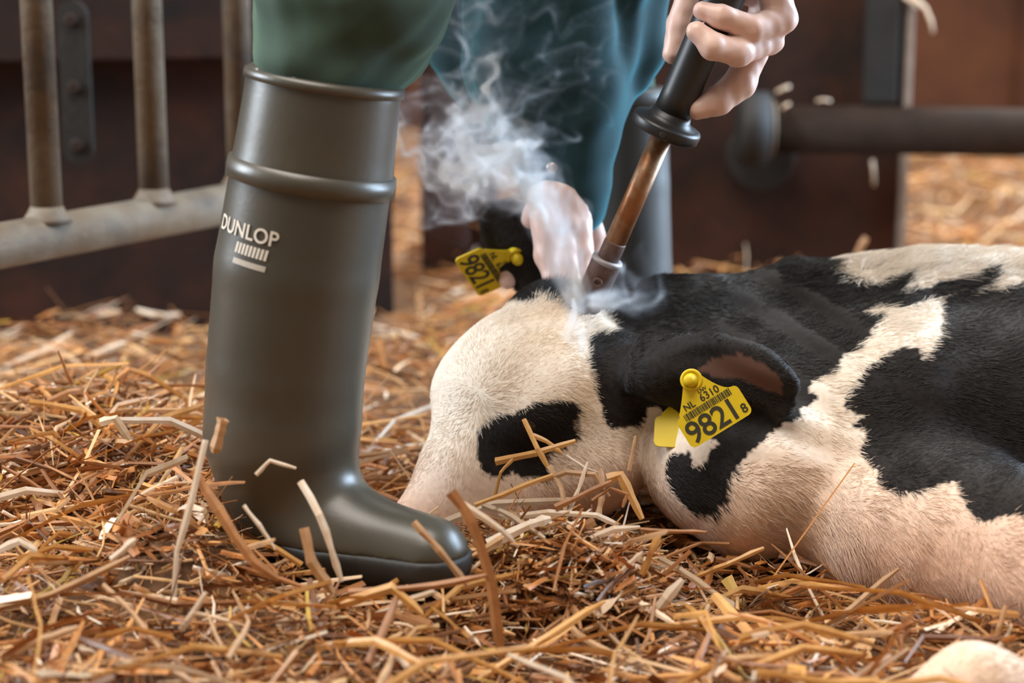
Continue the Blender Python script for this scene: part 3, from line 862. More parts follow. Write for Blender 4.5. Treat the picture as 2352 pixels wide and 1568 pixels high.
def build_boot(shaft, foot, top_point, mat, label, sole_top=0.024, sole_bottom=-0.006, wall=0.007, bounds=None, step=0.0032):
    fl = Field(*bounds, step)
    fl.chain(shaft, 0.002); fl.chain([shaft[-1]] + foot, 0.03); fl.chain(foot, 0.012)
    ax = np.array(shaft[0][0]) - np.array(shaft[1][0]); ax /= np.linalg.norm(ax)
    clip_above(fl, top_point, ax)
    clip_above(fl, (0, 0, sole_top - 0.004), (0, 0, -1))
    inner = Field(*bounds, step)
    inner.cone(np.array(shaft[0][0]) + ax * 0.05, shaft[0][1] - wall, np.array(shaft[0][0]) - ax * 0.085, shaft[0][1] - wall, 0.001)
    fl.cut((slice(None),) * 3, inner.g, 0.001)
    boot = field_obj('boot', fl, mat, person, 7, None, label)
    fs = Field(*bounds, step)
    fs.chain([(p, r + 0.0045) for p, r in foot], 0.02)
    clip_above(fs, (0, 0, sole_top), (0, 0, 1)); clip_above(fs, (0, 0, sole_bottom), (0, 0, -1))
    field_obj('sole', fs, M['sole'], boot, 1)
    return boot, ax, fl

shaft = [c(768, 60, 1.50, 172), c(748, 170, 1.50, 178), c(716, 400, 1.50, 186), c(682, 620, 1.50, 190), c(656, 850, 1.50, 182), c(648, 1000, 1.50, 160)]
footp = [c(668, 1145, 1.505, 125), c(775, 1230, 1.475, 104), c(985, 1280, 1.435, 88)]
boot, bax, boot_field = build_boot(shaft, footp, P(745, 172, 1.50), M['boot'], 'near olive grey boot planted in front of the muzzle', sole_top=0.046, sole_bottom=0.008, bounds=((-0.34, 1.34, -0.02), (0.04, 1.66, 0.50)))
boot_axis = [(0, np.array(shaft[1][0]), shaft[1][1]), (1, np.array(shaft[2][0]), shaft[2][1]), (2, np.array(shaft[3][0]), shaft[3][1])]
def band(t0, t1, lift, name):
    p0, r0 = lerp_on(boot_axis, t0); p1, r1 = lerp_on(boot_axis, t1)
    L = float(np.linalg.norm(p1 - p0))
    link(name, bm_mesh(name, lathe([(0, r0 - 0.002), (0.0015, r0 + lift), (L / 2, (r0 + r1) / 2 + lift * 1.2), (L - 0.0015, r1 + lift), (L, r1 - 0.002)], p0, p1, 72), True), M['boot'], boot)
band(0.02, 0.14, 0.0022, 'top_band')
band(0.90, 1.13, 0.0030, 'raised_band')
# print on the shaft, wrapped round it
facing = CAM - boot_axis[2][1]; facing -= bax * (facing @ bax); facing /= np.linalg.norm(facing)
sidev = np.cross(bax, facing)
def wrap(me, t, theta0, name):
    p0, r0 = lerp_on(boot_axis, t)
    rr = r0 + 0.0008
    dr = (boot_axis[2][2] - boot_axis[1][2]) / np.linalg.norm(boot_axis[2][1] - boot_axis[1][1])
    for v in me.vertices:
        th = theta0 + v.co.x / rr
        q = p0 + bax * v.co.y + (rr - dr * v.co.y + v.co.z) * (facing * math.cos(th) + sidev * math.sin(th))
        v.co = q
    return link(name, me, M['print_white'], boot)
def bars_mesh(width, height, n, slant):
    bm = bmesh.new()
    for i in range(n):
        x = -width / 2 + width * (i + 0.5) / n; hw = width / n * 0.33
        vs_ = [bm.verts.new(q) for q in ((x - hw, 0, 0), (x + hw, 0, 0), (x + hw + slant, height, 0), (x - hw + slant, height, 0))]
        bm.faces.new(vs_)
    return bm_mesh('print', bm)
th0 = math.radians(-38)
wrap(text_mesh('DUNLOP', 0.0165), 1.66, th0 - 0.10, 'lettering')
wrap(bars_mesh(0.032, 0.0085, 9, 0.001), 1.82, th0 + 0.06, 'lettering')
wrap(bars_mesh(0.032, 0.0045, 24, 0.0005), 1.93, th0 + 0.06, 'lettering')

shaft2 = [c(1428, 80, 2.05, 104), c(1430, 200, 2.05, 104), c(1432, 420, 2.05, 107), c(1434, 620, 2.05, 110), c(1436, 900, 2.05, 100), c(1438, 1000, 2.05, 95)]
foot2 = [(np.array([0.125, 2.06, 0.05]), 0.046), (np.array([0.19, 2.04, 0.045]), 0.042), (np.array([0.28, 2.01, 0.035]), 0.034)]
boot2, ax2, _ = build_boot(shaft2, foot2, P(1430, 200, 2.05), M['boot_dark'], 'far blue grey boot standing behind the calf', wall=0.010, bounds=((0.02, 1.92, -0.02), (0.36, 2.18, 0.52)), step=0.004)
p0, r0 = np.array(shaft2[1][0]), shaft2[1][1]
bm = bmesh.new()
link('top_band', bm_mesh('top_band', lathe([(-0.003, r0 - 0.004), (-0.003, r0 + 0.003), (-0.018, r0 + 0.003), (-0.0185, r0 - 0.001)], p0, p0 + ax2, 48), True), M['boot_dark'], boot2)

# gloves
def glove(name, bounds, palm, fingers, label, wr=0.00035):
    fl = Field(*bounds, 0.0017)
    for a_, b_ in zip(palm[:-1], palm[1:]): fl.cone(*a_, *b_, 0.012)
    pal = fl.g.copy()
    tot = pal
    for fg in fingers:
        fl.g = np.full(fl.n, 10.0, np.float32)
        fl.chain(fg, 0.004)
        a_, d_ = tot, fl.g
        k = 0.0022
        t = np.clip(0.5 + 0.5 * (a_ - d_) / k, 0, 1)
        tot = a_ * (1 - t) + d_ * t - k * t * (1 - t)
    fl.g = tot
    def wrinkles(v): return wr * smoothnoise(v * np.array([1, 1, 1.0]), 480, 70) + wr * 1.2 * smoothnoise(v, 190, 71)
    return field_obj(name, fl, M['glove'], person, 1, wrinkles, label)

def box_of(*pts, m=0.03):
    q = np.array([np.array(p[0]) for g in pts for p in g]); r = max(p[1] for g in pts for p in g)
    return (q.min(0) - r - 0.006, q.max(0) + r + 0.006)

palm = [c(1730, -250, 1.64, 66), c(1720, -140, 1.655, 76), c(1725, -50, 1.672, 62)]
fing = [
 [c(1650, -110, 1.685, 44), c(1592, -30, 1.690, 35), c(1562, 58, 1.688, 31), c(1546, 124, 1.682, 24)],
 [c(1760, -60, 1.665, 46), c(1796, 44, 1.652, 35), c(1728, 66, 1.634, 31), c(1655, 36, 1.627, 28), c(1612, 24, 1.630, 21)],
 [c(1775, -10, 1.668, 40), c(1768, 92, 1.655, 32), c(1695, 120, 1.630, 33), c(1636, 106, 1.619, 30), c(1600, 72, 1.623, 24)],
 [c(1760, 10, 1.675, 36), c(1728, 120, 1.668, 36), c(1700, 190, 1.660, 36), c(1648, 232, 1.652, 33), c(1602, 250, 1.650, 25)],
 [c(1700, -150, 1.64, 44), c(1632, -110, 1.625, 35), c(1580, -80, 1.635, 25)],
]
glove('glove', box_of(palm, *fing), palm, fing, 'upper gloved hand closed round the black grip')
palm = [c(1290, 395, 1.785, 58), c(1290, 450, 1.775, 72), c(1290, 510, 1.765, 66)]
fing = [
 [c(1252, 500, 1.760, 36), c(1258, 585, 1.748, 30), c(1272, 640, 1.735, 25), c(1280, 668, 1.728, 20)],
 [c(1292, 510, 1.757, 36), c(1300, 600, 1.742, 31), c(1308, 655, 1.730, 27), c(1312, 690, 1.722, 22)],
 [c(1328, 500, 1.762, 33), c(1336, 580, 1.750, 28), c(1334, 650, 1.738, 23)],
 [c(1236, 480, 1.785, 30), c(1196, 545, 1.825, 25), c(1172, 600, 1.825, 22), c(1166, 645, 1.805, 20)],
 [c(1338, 450, 1.78, 34), c(1362, 540, 1.785, 27), c(1356, 610, 1.785, 22)],
]
glove('glove', box_of(palm, *fing), palm, fing, 'lower gloved hand pressing down on the poll')

# ------------------------------------------------------------------ dehorning iron
T0 = P(1346, 708, 1.69); F0 = P(1532, 287, 1.66)
iax = (F0 - T0); Lf = float(np.linalg.norm(iax)); iax /= Lf
iron = empty('dehorning_iron', T0, 'copper dehorning iron with a black rubber grip pressed to the calf head', 'iron')
def along(name, prof, m, seg=36, parent=iron, off=None):
    o_ = T0 if off is None else off
    return link(name, bm_mesh(name, lathe(prof, o_, o_ + iax, seg), True), m, parent)
tipo = along('tip', [(0, 0.0085), (0.001, 0.0118), (0.003, 0.0132), (0.046, 0.0140), (0.049, 0.0138)], M['burnt'])
along('tip_rim', [(0.047, 0.0105), (0.0475, 0.0142), (0.0495, 0.0146), (0.0518, 0.0142), (0.0520, 0.0100)], M['rim'], parent=tipo)
rod = along('rod', [(0.02, 0.0097), (Lf - 0.006, 0.0097)], M['copper'])
along('scorched_band', [(0.048, 0.0098), (0.0485, 0.0101), (0.068, 0.0101), (0.0695, 0.0098)], M['burnt'], parent=rod)
sc_p = T0 + iax * 0.0315; sdir = CAM - sc_p; sdir -= iax * (sdir @ iax); sdir /= np.linalg.norm(sdir)
sc_p = sc_p + sdir * 0.0125
scr = link('screw', bm_mesh('screw', lathe([(0, 0.0046), (0.0025, 0.0046), (0.0032, 0.0040), (0.0032, 0.0024), (0.0012, 0.0022), (0.0012, 0.0003)], sc_p, sc_p + sdir, 20), True), M['burnt'], tipo)
along('flange', [(Lf - 0.008, 0.012), (Lf - 0.0075, 0.0295), (Lf - 0.006, 0.0310), (Lf + 0.001, 0.0315), (Lf + 0.0030, 0.0305), (Lf + 0.0040, 0.0275), (Lf + 0.0045, 0.0215), (Lf + 0.008, 0.0185), (Lf + 0.013, 0.0172)], M['grip'], 48)
hole = T0 + iax * (Lf - 0.0025) + sdir * 0.0308
link('flange_hole', bm_mesh('flange_hole', lathe([(0, 0.0026), (0.0004, 0.0026), (0.0007, 0.0022), (0.0007, 0.0003)], hole, hole + sdir, 16)), M['sole'], iron)
along('grip', [(Lf + 0.008, 0.0172), (Lf + 0.03, 0.0165), (Lf + 0.07, 0.0172), (Lf + 0.105, 0.0182), (Lf + 0.145, 0.0185), (Lf + 0.155, 0.0165), (Lf + 0.158, 0.010)], M['grip'])

# ------------------------------------------------------------------ straw
PAL = np.array([[0.50, 0.25, 0.085], [0.42, 0.175, 0.05], [0.29, 0.115, 0.036], [0.56, 0.35, 0.16], [0.58, 0.42, 0.27], [0.17, 0.068, 0.026], [0.36, 0.18, 0.075], [0.70, 0.60, 0.48], [0.40, 0.25, 0.05], [0.12, 0.052, 0.022]])
PALW = np.array([0.15, 0.15, 0.17, 0.11, 0.08, 0.13, 0.12, 0.05, 0.03, 0.05]); PALW /= PALW.sum()

def sample_field(fl, p):
    i = np.rint((p - fl.lo) / fl.h).astype(int)
    ok = ((i >= 0) & (i < fl.n)).all(1)
    ii = np.clip(i, 0, fl.n - 1)
    return np.where(ok, fl.g[ii[:, 0], ii[:, 1], ii[:, 2]], 10.0)

def straw_paths(cx, cy, r, Lmin, Lmax, zlo, zhi, tilt, K=4):
    n = len(cx)
    az = r.random(n) * 2 * math.pi
    L = Lmin + (Lmax - Lmin) * r.random(n)**2.0
    el = r.normal(size=n) * tilt
    d = np.stack([np.cos(az) * np.cos(el), np.sin(az) * np.cos(el), np.sin(el)], 1)
    side = np.stack([-np.sin(az), np.cos(az), 0.6 * r.normal(size=n)], 1)
    cz = straw_height(cx, cy) + zlo + (zhi - zlo) * r.random(n)
    cen = np.stack([cx, cy, cz], 1)
    bend = r.normal(size=n) * 0.055
    t = np.linspace(-0.5, 0.5, K)
    pts = cen[:, None] + d[:, None] * (L[:, None] * t[None])[..., None] + side[:, None] * ((bend * L)[:, None] * (1 - 4 * t[None]**2))[..., None]
    kink = (r.random(n) < 0.22) * r.normal(size=n) * 0.35
    pts[:, -1] += side * (kink * L)[:, None]
    return pts, L

def straw_geometry(pts, width, flat, r, ref=None):
    """tapered four-sided stalks along every path"""
    n, K, _ = pts.shape
    d = np.gradient(pts, axis=1)
    d /= np.linalg.norm(d, axis=2, keepdims=True) + 1e-9
    if ref is None:
        ref = r.normal(size=(n, 1, 3)); ref[..., 2] += 0.7; ref[..., 1] -= 0.5
    u = np.cross(d, ref); u /= np.linalg.norm(u, axis=2, keepdims=True) + 1e-9
    w = np.cross(d, u)
    hw = (width / 2)[:, None, None] * (0.75 + 0.4 * r.random((n, K, 1))); hw[:, -1] *= 0.55
    ring = np.stack([u * hw, w * hw * flat[:, None, None], -u * hw, -w * hw * flat[:, None, None]], 2)
    v = (pts[:, :, None] + ring).reshape(-1, 3)
    base = (np.arange(n) * K * 4)[:, None, None, None]
    k = np.arange(K - 1)[None, :, None, None] * 4
    j = np.arange(4)[None, None, :, None]
    f = np.concatenate([base + k + j, base + k + (j + 1) % 4, base + k + 4 + (j + 1) % 4, base + k + 4 + j], -1).reshape(-1, 4)
    return v, f

def straw_zone(r, n, x0, x1, y0, y1, Lmin, Lmax, wmin, wmax, zlo, zhi, tilt, flat=None):
    cx = x0 + (x1 - x0) * r.random(n); cy = y0 + (y1 - y0) * r.random(n)
    keep = np.abs(cx) < 0.20 + 0.36 * cy
    cx, cy = cx[keep], cy[keep]
    pts, L = straw_paths(cx, cy, r, Lmin, Lmax, zlo, zhi, tilt)
    ok = np.ones(len(pts), bool)
    for q in range(pts.shape[1]):
        ok &= sample_field(calf_field, pts[:, q]) > 0.001
        ok &= sample_field(boot_field, pts[:, q]) > 0.0
    mid = (pts[:, 1] + pts[:, 2]) / 2
    ok &= (sample_field(calf_field, mid) > 0.001) & (sample_field(boot_field, mid) > 0.0)
    for q in range(pts.shape[1]):     # nothing inside the left board
        ok &= ~((pts[:, q, 0] < -0.16) & (pts[:, q, 1] > 2.15 + (pts[:, q, 0] + 2.2) * 0.281 - 0.02) & (pts[:, q, 1] < 2.9))
    pts = pts[ok]; n = len(pts)
    wd = wmin + (wmax - wmin) * r.random(n)**1.6
    v, f = straw_geometry(pts, wd, (0.18 + 0.6 * r.random(n)) if flat is None else np.full(n, flat), r)
    col = PAL[r.choice(len(PAL), n, p=PALW)] * (0.75 + 0.5 * r.random((n, 1)))
    return v, f, np.repeat(col, pts.shape[1] * 4, axis=0)

def build_straw():
    r = np.random.default_rng(21)
    zones = [
        straw_zone(r, 8500, -0.75, 0.75, 0.95, 1.95, 0.025, 0.12, 0.0020, 0.0066, -0.024, 0.010, 0.20),
        straw_zone(r, 8000, -0.75, 0.75, 0.95, 1.95, 0.008, 0.045, 0.0010, 0.0038, -0.018, 0.008, 0.35),
        straw_zone(r, 2600, -0.75, 0.75, 0.95, 1.95, 0.015, 0.060, 0.0050, 0.0110, -0.010, 0.012, 0.35, 0.14),
        straw_zone(r, 9000, -0.60, 0.60, 1.05, 1.90, 0.010, 0.040, 0.0004, 0.0011, -0.008, 0.010, 0.5),
        straw_zone(r, 1100, -0.75, 0.75, 0.95, 1.95, 0.03, 0.11, 0.0018, 0.0055, 0.0, 0.020, 0.42),
        straw_zone(r, 9000, -1.3, 1.3, 1.9, 3.4, 0.03, 0.15, 0.0022, 0.0072, -0.020, 0.016, 0.25),
        straw_zone(r, 4500, -2.0, 2.0, 3.2, 5.15, 0.05, 0.20, 0.003, 0.009, -0.02, 0.02, 0.25),
        straw_zone(r, 2000, -0.07, 0.12, 1.40, 1.56, 0.015, 0.07, 0.0014, 0.0050, -0.01, 0.012, 0.30),
        straw_zone(r, 2000, -0.62, -0.18, 1.5, 1.95, 0.02, 0.11, 0.0018, 0.0065, -0.01, 0.02, 0.35),
    ]
    off = 0; V = []; Fs = []; C = []
    for v, f, c_ in zones:
        V.append(v); Fs.append(f + off); C.append(c_); off += len(v)
    me = mesh_np('straw_bedding', np.concatenate(V), np.concatenate(Fs), np.concatenate(C) * 1.35, smooth=False)
    link('straw_bedding', me, M['straw'], label='deep bed of loose brown and golden straw covering the pen floor', cat='straw', kind='stuff')
build_straw()

# separate stalks lying on top of the bedding
def stalk_mesh(pts, width, flat, seed=0):
    r = np.random.default_rng(seed)
    pts = np.array(pts, float)
    # resample as a smooth line of six points
    t = np.linspace(0, len(pts) - 1, 7)
    q = np.stack([np.interp(t, np.arange(len(pts)), pts[:, j]) for j in range(3)], 1)
    L = np.linalg.norm(q[-1] - q[0])
    q[1:-1] += r.normal(size=(5, 3)) * 0.0035 * L
    v, f = straw_geometry(q[None], np.array([width]), np.array([flat]), r, np.array([[[0.2 * r.normal(), -1.0, 0.4]]]))
    return mesh_np('straw_stalk', v, f, smooth=False)

def stalk(pix, width_px, mat, label, flat=0.45, seed=0):
    pts = [P(*p) for p in pix]
    base = np.array(min(pts, key=lambda p: p[2]))
    me = stalk_mesh([p - base for p in pts], width_px * S(pix[0][2]), flat, seed)
    o = link('straw_stalk', me, M[mat], label=label, cat='straw', group='loose straw stalks')
    o.location = base
    return o

G, B, W, D = 'straw_gold', 'straw_brown', 'straw_pale', 'straw_dull'
FEATURE = [
 ([(1138,1060,1.545),(1230,1040,1.535),(1322,1012,1.54)], 17, G, 'thick golden stalk crossing the black eye patch'),
 ([(1203,962,1.553),(1235,1030,1.535),(1262,1078,1.53)], 13, G, 'golden stalk slanting down from the closed eyelid'),
 ([(1180,1052,1.54),(1150,1085,1.535),(1132,1160,1.535)], 8, G, 'thin golden stalk bent down over the eye patch'),
 ([(1216,996,1.545),(1255,1012,1.54),(1290,1040,1.535)], 11, G, 'short golden stalk lying on the lower eyelid'),
 ([(1262,1070,1.53),(1290,1120,1.515),(1300,1180,1.50)], 12, D, 'dull tan stalk hanging off the eye patch onto the cheek'),
 ([(1300,1045,1.54),(1345,1075,1.53),(1375,1085,1.53)], 6, W, 'short pale sliver on the white cheek'),
 ([(1145,1185,1.50),(1260,1178,1.49),(1370,1182,1.485),(1420,1205,1.485)], 15, W, 'long pale stalk lying level below the cheek'),
 ([(1395,1100,1.51),(1425,1090,1.51),(1450,1140,1.505),(1475,1192,1.50)], 22, G, 'folded golden stalk standing at the angle of the jaw'),
 ([(1258,1275,1.46),(1340,1245,1.455),(1410,1215,1.455),(1470,1210,1.46)], 15, W, 'white curved stalk in front of the throat'),
 ([(1470,1215,1.46),(1540,1220,1.46),(1622,1222,1.47)], 10, B, 'brown twig like stalk reaching under the throat'),
 ([(1410,1330,1.43),(1445,1295,1.43),(1475,1268,1.43)], 13, W, 'short pale stalk standing up in front of the brisket'),
 ([(1495,1420,1.40),(1530,1375,1.395),(1568,1330,1.40)], 24, W, 'wide bleached stalk leaning in the heap below the brisket'),
 ([(1475,1320,1.43),(1495,1270,1.43),(1515,1225,1.435)], 17, G, 'upright golden stalk below the throat'),
 ([(1595,1325,1.46),(1670,1295,1.455),(1755,1258,1.46)], 12, G, 'long golden stalk leaning against the brisket'),
 ([(1640,1365,1.40),(1700,1430,1.36),(1790,1530,1.32)], 24, G, 'long thick golden stalk running toward the folded foreleg'),
 ([(1745,1420,1.37),(1800,1490,1.33),(1850,1560,1.30)], 24, G, 'broad golden stalk ending near the knee'),
 ([(1865,1480,1.36),(1960,1390,1.40),(2065,1305,1.44)], 16, D, 'tan stalk leaning up against the folded foreleg'),
 ([(1985,1420,1.38),(2050,1470,1.36),(2120,1515,1.34)], 15, G, 'golden stalk beside the knee'),
 ([(2285,1495,1.34),(2295,1440,1.34),(2310,1390,1.345)], 15, D, 'upright tan stalk in front of the foreleg'),
 ([(472,1010,1.385),(440,1150,1.375),(405,1270,1.37),(393,1480,1.36)], 15, W, 'very tall stalk standing in front of the boot heel'),
 ([(512,962,1.40),(503,1000,1.40),(492,1040,1.40)], 30, D, 'wide broken stalk end beside the boot ankle'),
 ([(445,1080,1.39),(500,1170,1.375),(580,1290,1.36),(640,1330,1.36)], 24, B, 'thick brown stalk lying along the boot heel'),
 ([(560,1160,1.37),(595,1205,1.365),(632,1262,1.365)], 10, W, 'pale stalk slanting across the boot heel'),
 ([(690,1105,1.385),(735,1180,1.37),(760,1260,1.365),(785,1335,1.365)], 17, W, 'grey white stalk leaning across the boot instep'),
 ([(698,1212,1.365),(715,1290,1.36),(765,1362,1.36)], 26, D, 'frayed tan stalk in front of the boot instep'),
 ([(588,1090,1.40),(620,1058,1.40),(680,1075,1.40)], 10, W, 'bent pale stalk lying on the boot ankle'),
 ([(950,1198,1.365),(1010,1265,1.36),(1075,1345,1.36)], 16, D, 'dull stalk leaning across the boot toe'),
 ([(1035,1130,1.36),(1085,1200,1.355),(1130,1330,1.35),(1160,1560,1.34)], 26, B, 'tall brown stalk rising beside the boot toe'),
 ([(1055,1150,1.37),(1150,1215,1.365),(1180,1245,1.37)], 16, W, 'pale stalk crossing beside the boot toe'),
 ([(800,1360,1.345),(1000,1345,1.345),(1120,1320,1.35)], 16, B, 'long brown stalk lying level below the boot toe'),
 ([(770,1390,1.34),(900,1350,1.345),(970,1410,1.34)], 24, G, 'bent golden stalk under the boot sole'),
 ([(180,1490,1.28),(250,1510,1.28),(320,1530,1.27)], 19, W, 'pale stalk lying flat in the open bedding before the gate'),
 ([(255,1285,1.33),(285,1260,1.33),(312,1237,1.33)], 18, W, 'short white stalk on the heap behind the boot'),
 ([(415,1445,1.31),(445,1405,1.31),(473,1360,1.31)], 15, W, 'white stalk tilted up near the tall stalk'),
 ([(230,970,1.50),(265,960,1.50),(298,1010,1.50)], 19, W, 'bleached stalk on the crest of the straw heap'),
 ([(0,1510,1.25),(90,1470,1.26),(180,1440,1.27)], 22, D, 'broad tan stalk at the edge of the bedding before the gate'),
 ([(1100,1560,1.30),(1260,1460,1.32),(1390,1380,1.35)], 18, G, 'long golden stalk lying across the open bedding below the muzzle'),
 ([(900,1490,1.30),(935,1530,1.29),(950,1568,1.29)], 17, W, 'short white stalk sticking up in the open bedding below the boot'),
 ([(1240,1105,1.525),(1300,1085,1.52),(1365,1090,1.515),(1400,1140,1.51)], 13, D, 'arched tan stalk over the lower cheek'),
 ([(1305,1180,1.49),(1330,1120,1.505),(1350,1060,1.52)], 9, W, 'thin pale stalk standing against the cheek'),
 ([(1275,1165,1.49),(1340,1135,1.495),(1405,1105,1.50)], 15, B, 'brown stalk leaning on the lower cheek'),
 ([(1375,1180,1.49),(1385,1130,1.50),(1380,1075,1.51)], 15, D, 'upright tan stalk between cheek and throat'),
 ([(1090,1160,1.49),(1180,1125,1.50),(1270,1090,1.515)], 12, G, 'slanting golden stalk across the muzzle'),
 ([(1215,1200,1.48),(1300,1205,1.475),(1345,1220,1.475)], 20, W, 'short broad white stalk in the heap at the muzzle'),
 ([(1120,1250,1.44),(1215,1205,1.45),(1265,1190,1.46)], 24, W, 'split pale stalk beside the boot toe'),
 ([(1445,1080,1.52),(1452,1040,1.525),(1460,1000,1.53)], 9, D, 'thin stalk standing at the jaw angle'),
 ([(1360,1150,1.495),(1400,1120,1.50),(1440,1135,1.50),(1430,1165,1.495)], 10, B, 'curled brown stalk at the throat'),
 ([(1990,545,2.60),(1975,570,2.60),(1958,610,2.60)], 14, D, 'stalk standing up behind the back of the calf'),
]
for i, (pix, wpx, m, lab) in enumerate(FEATURE):
    stalk(pix, wpx * 1.05, m, lab, 0.35 + 0.3 * random.random(), i)

def build_loose_stalks(count=215):
    r = np.random.default_rng(77)
    kinds = [(G, 'golden straw stalk lying loose on top of the bedding'), (B, 'dark brown straw stalk lying loose on top of the bedding'),
             (D, 'dull tan straw stalk lying loose on top of the bedding'), (W, 'bleached white straw stalk lying loose on top of the bedding')]
    shapes = {}
    for ki, (m, lab) in enumerate(kinds):
        for q in range(4):
            L = 0.05 + 0.028 * q + 0.01 * r.random()
            bend = r.normal(size=3) * 0.045 * L
            pts = [np.array([-L / 2, 0, 0]), np.array([0, bend[0], abs(bend[1])]), np.array([L / 2, bend[2] * 1.5, 0])]
            me = stalk_mesh(pts, 0.0036 + 0.0036 * r.random(), 0.25 + 0.35 * r.random(), 100 + ki * 4 + q)
            me.materials.append(M[m])
            shapes[(ki, q)] = (me, L)
    made = 0; tries = 0
    while made < count and tries < 6000:
        tries += 1
        x = r.uniform(-0.55, 0.50); y = 1.12 + 0.75 * r.random()**1.3
        if abs(x) > 0.262 * y + 0.02: continue
        ki = int(r.choice(4, p=[0.38, 0.27, 0.22, 0.13])); q = int(r.integers(4))
        me, L = shapes[(ki, q)]
        az = r.uniform(0, 2 * math.pi); el = r.normal() * 0.22
        d = np.array([math.cos(az) * math.cos(el), math.sin(az) * math.cos(el), math.sin(el)])
        z = float(straw_height(x, y)) + 0.014 + abs(d[2]) * L * 0.35
        cen = np.array([x, y, z])
        test = cen + d * (np.linspace(-0.5, 0.5, 7) * L)[:, None]
        if (sample_field(calf_field, test) < 0.004).any() or (sample_field(boot_field, test) < 0.004).any(): continue
        if x < -0.19: where = 'in the open bedding before the gate' if y < 1.45 else 'on the heap of straw between gate and boot'
        elif x < -0.02: where = 'in the trodden straw under the boot' if y < 1.5 else 'in the bedding between boot and calf face'
        elif x < 0.16: where = 'in the straw heaped against the calf muzzle' if y > 1.36 else 'in the bedding below the calf muzzle'
        else: where = 'in the bedding along the folded foreleg of the calf'
        o = link('straw_stalk', me, None, label=kinds[ki][1].split(' lying')[0] + ' lying loose ' + where, cat='straw', group='loose straw stalks')
        o.location = cen
        o.rotation_euler = (r.uniform(-0.5, 0.5), -el, az)
        made += 1
build_loose_stalks()

# ------------------------------------------------------------------ smoke
def catmull(pts, t):
    pts = np.array(pts, float); n = len(pts) - 1
    q = np.vstack([2 * pts[0] - pts[1], pts, 2 * pts[-1] - pts[-2]])
    x = np.clip(t, 0, 1) * n; i = np.minimum(x.astype(int), n - 1); u = (x - i)[:, None]
    p0, p1, p2, p3 = q[i], q[i + 1], q[i + 2], q[i + 3]
    return 0.5 * (2 * p1 + (p2 - p0) * u + (2 * p0 - 5 * p1 + 4 * p2 - p3) * u**2 + (3 * p1 - p0 - 3 * p2 + p3) * u**3)

def curl(p, freq, seed):
    """divergence-free swirl made of crossed sines"""
    r = np.random.default_rng(seed)
    out = np.zeros_like(p)
    for _ in range(5):
        k = r.normal(size=3); k *= freq * (0.7 + 0.6 * r.random()) / np.linalg.norm(k)
        a = r.normal(size=3); a -= k * (a @ k) / (k @ k); a /= np.linalg.norm(a)
        out += a * np.sin(p @ k + r.random() * 6.28)[:, None]
    return out / 2.2

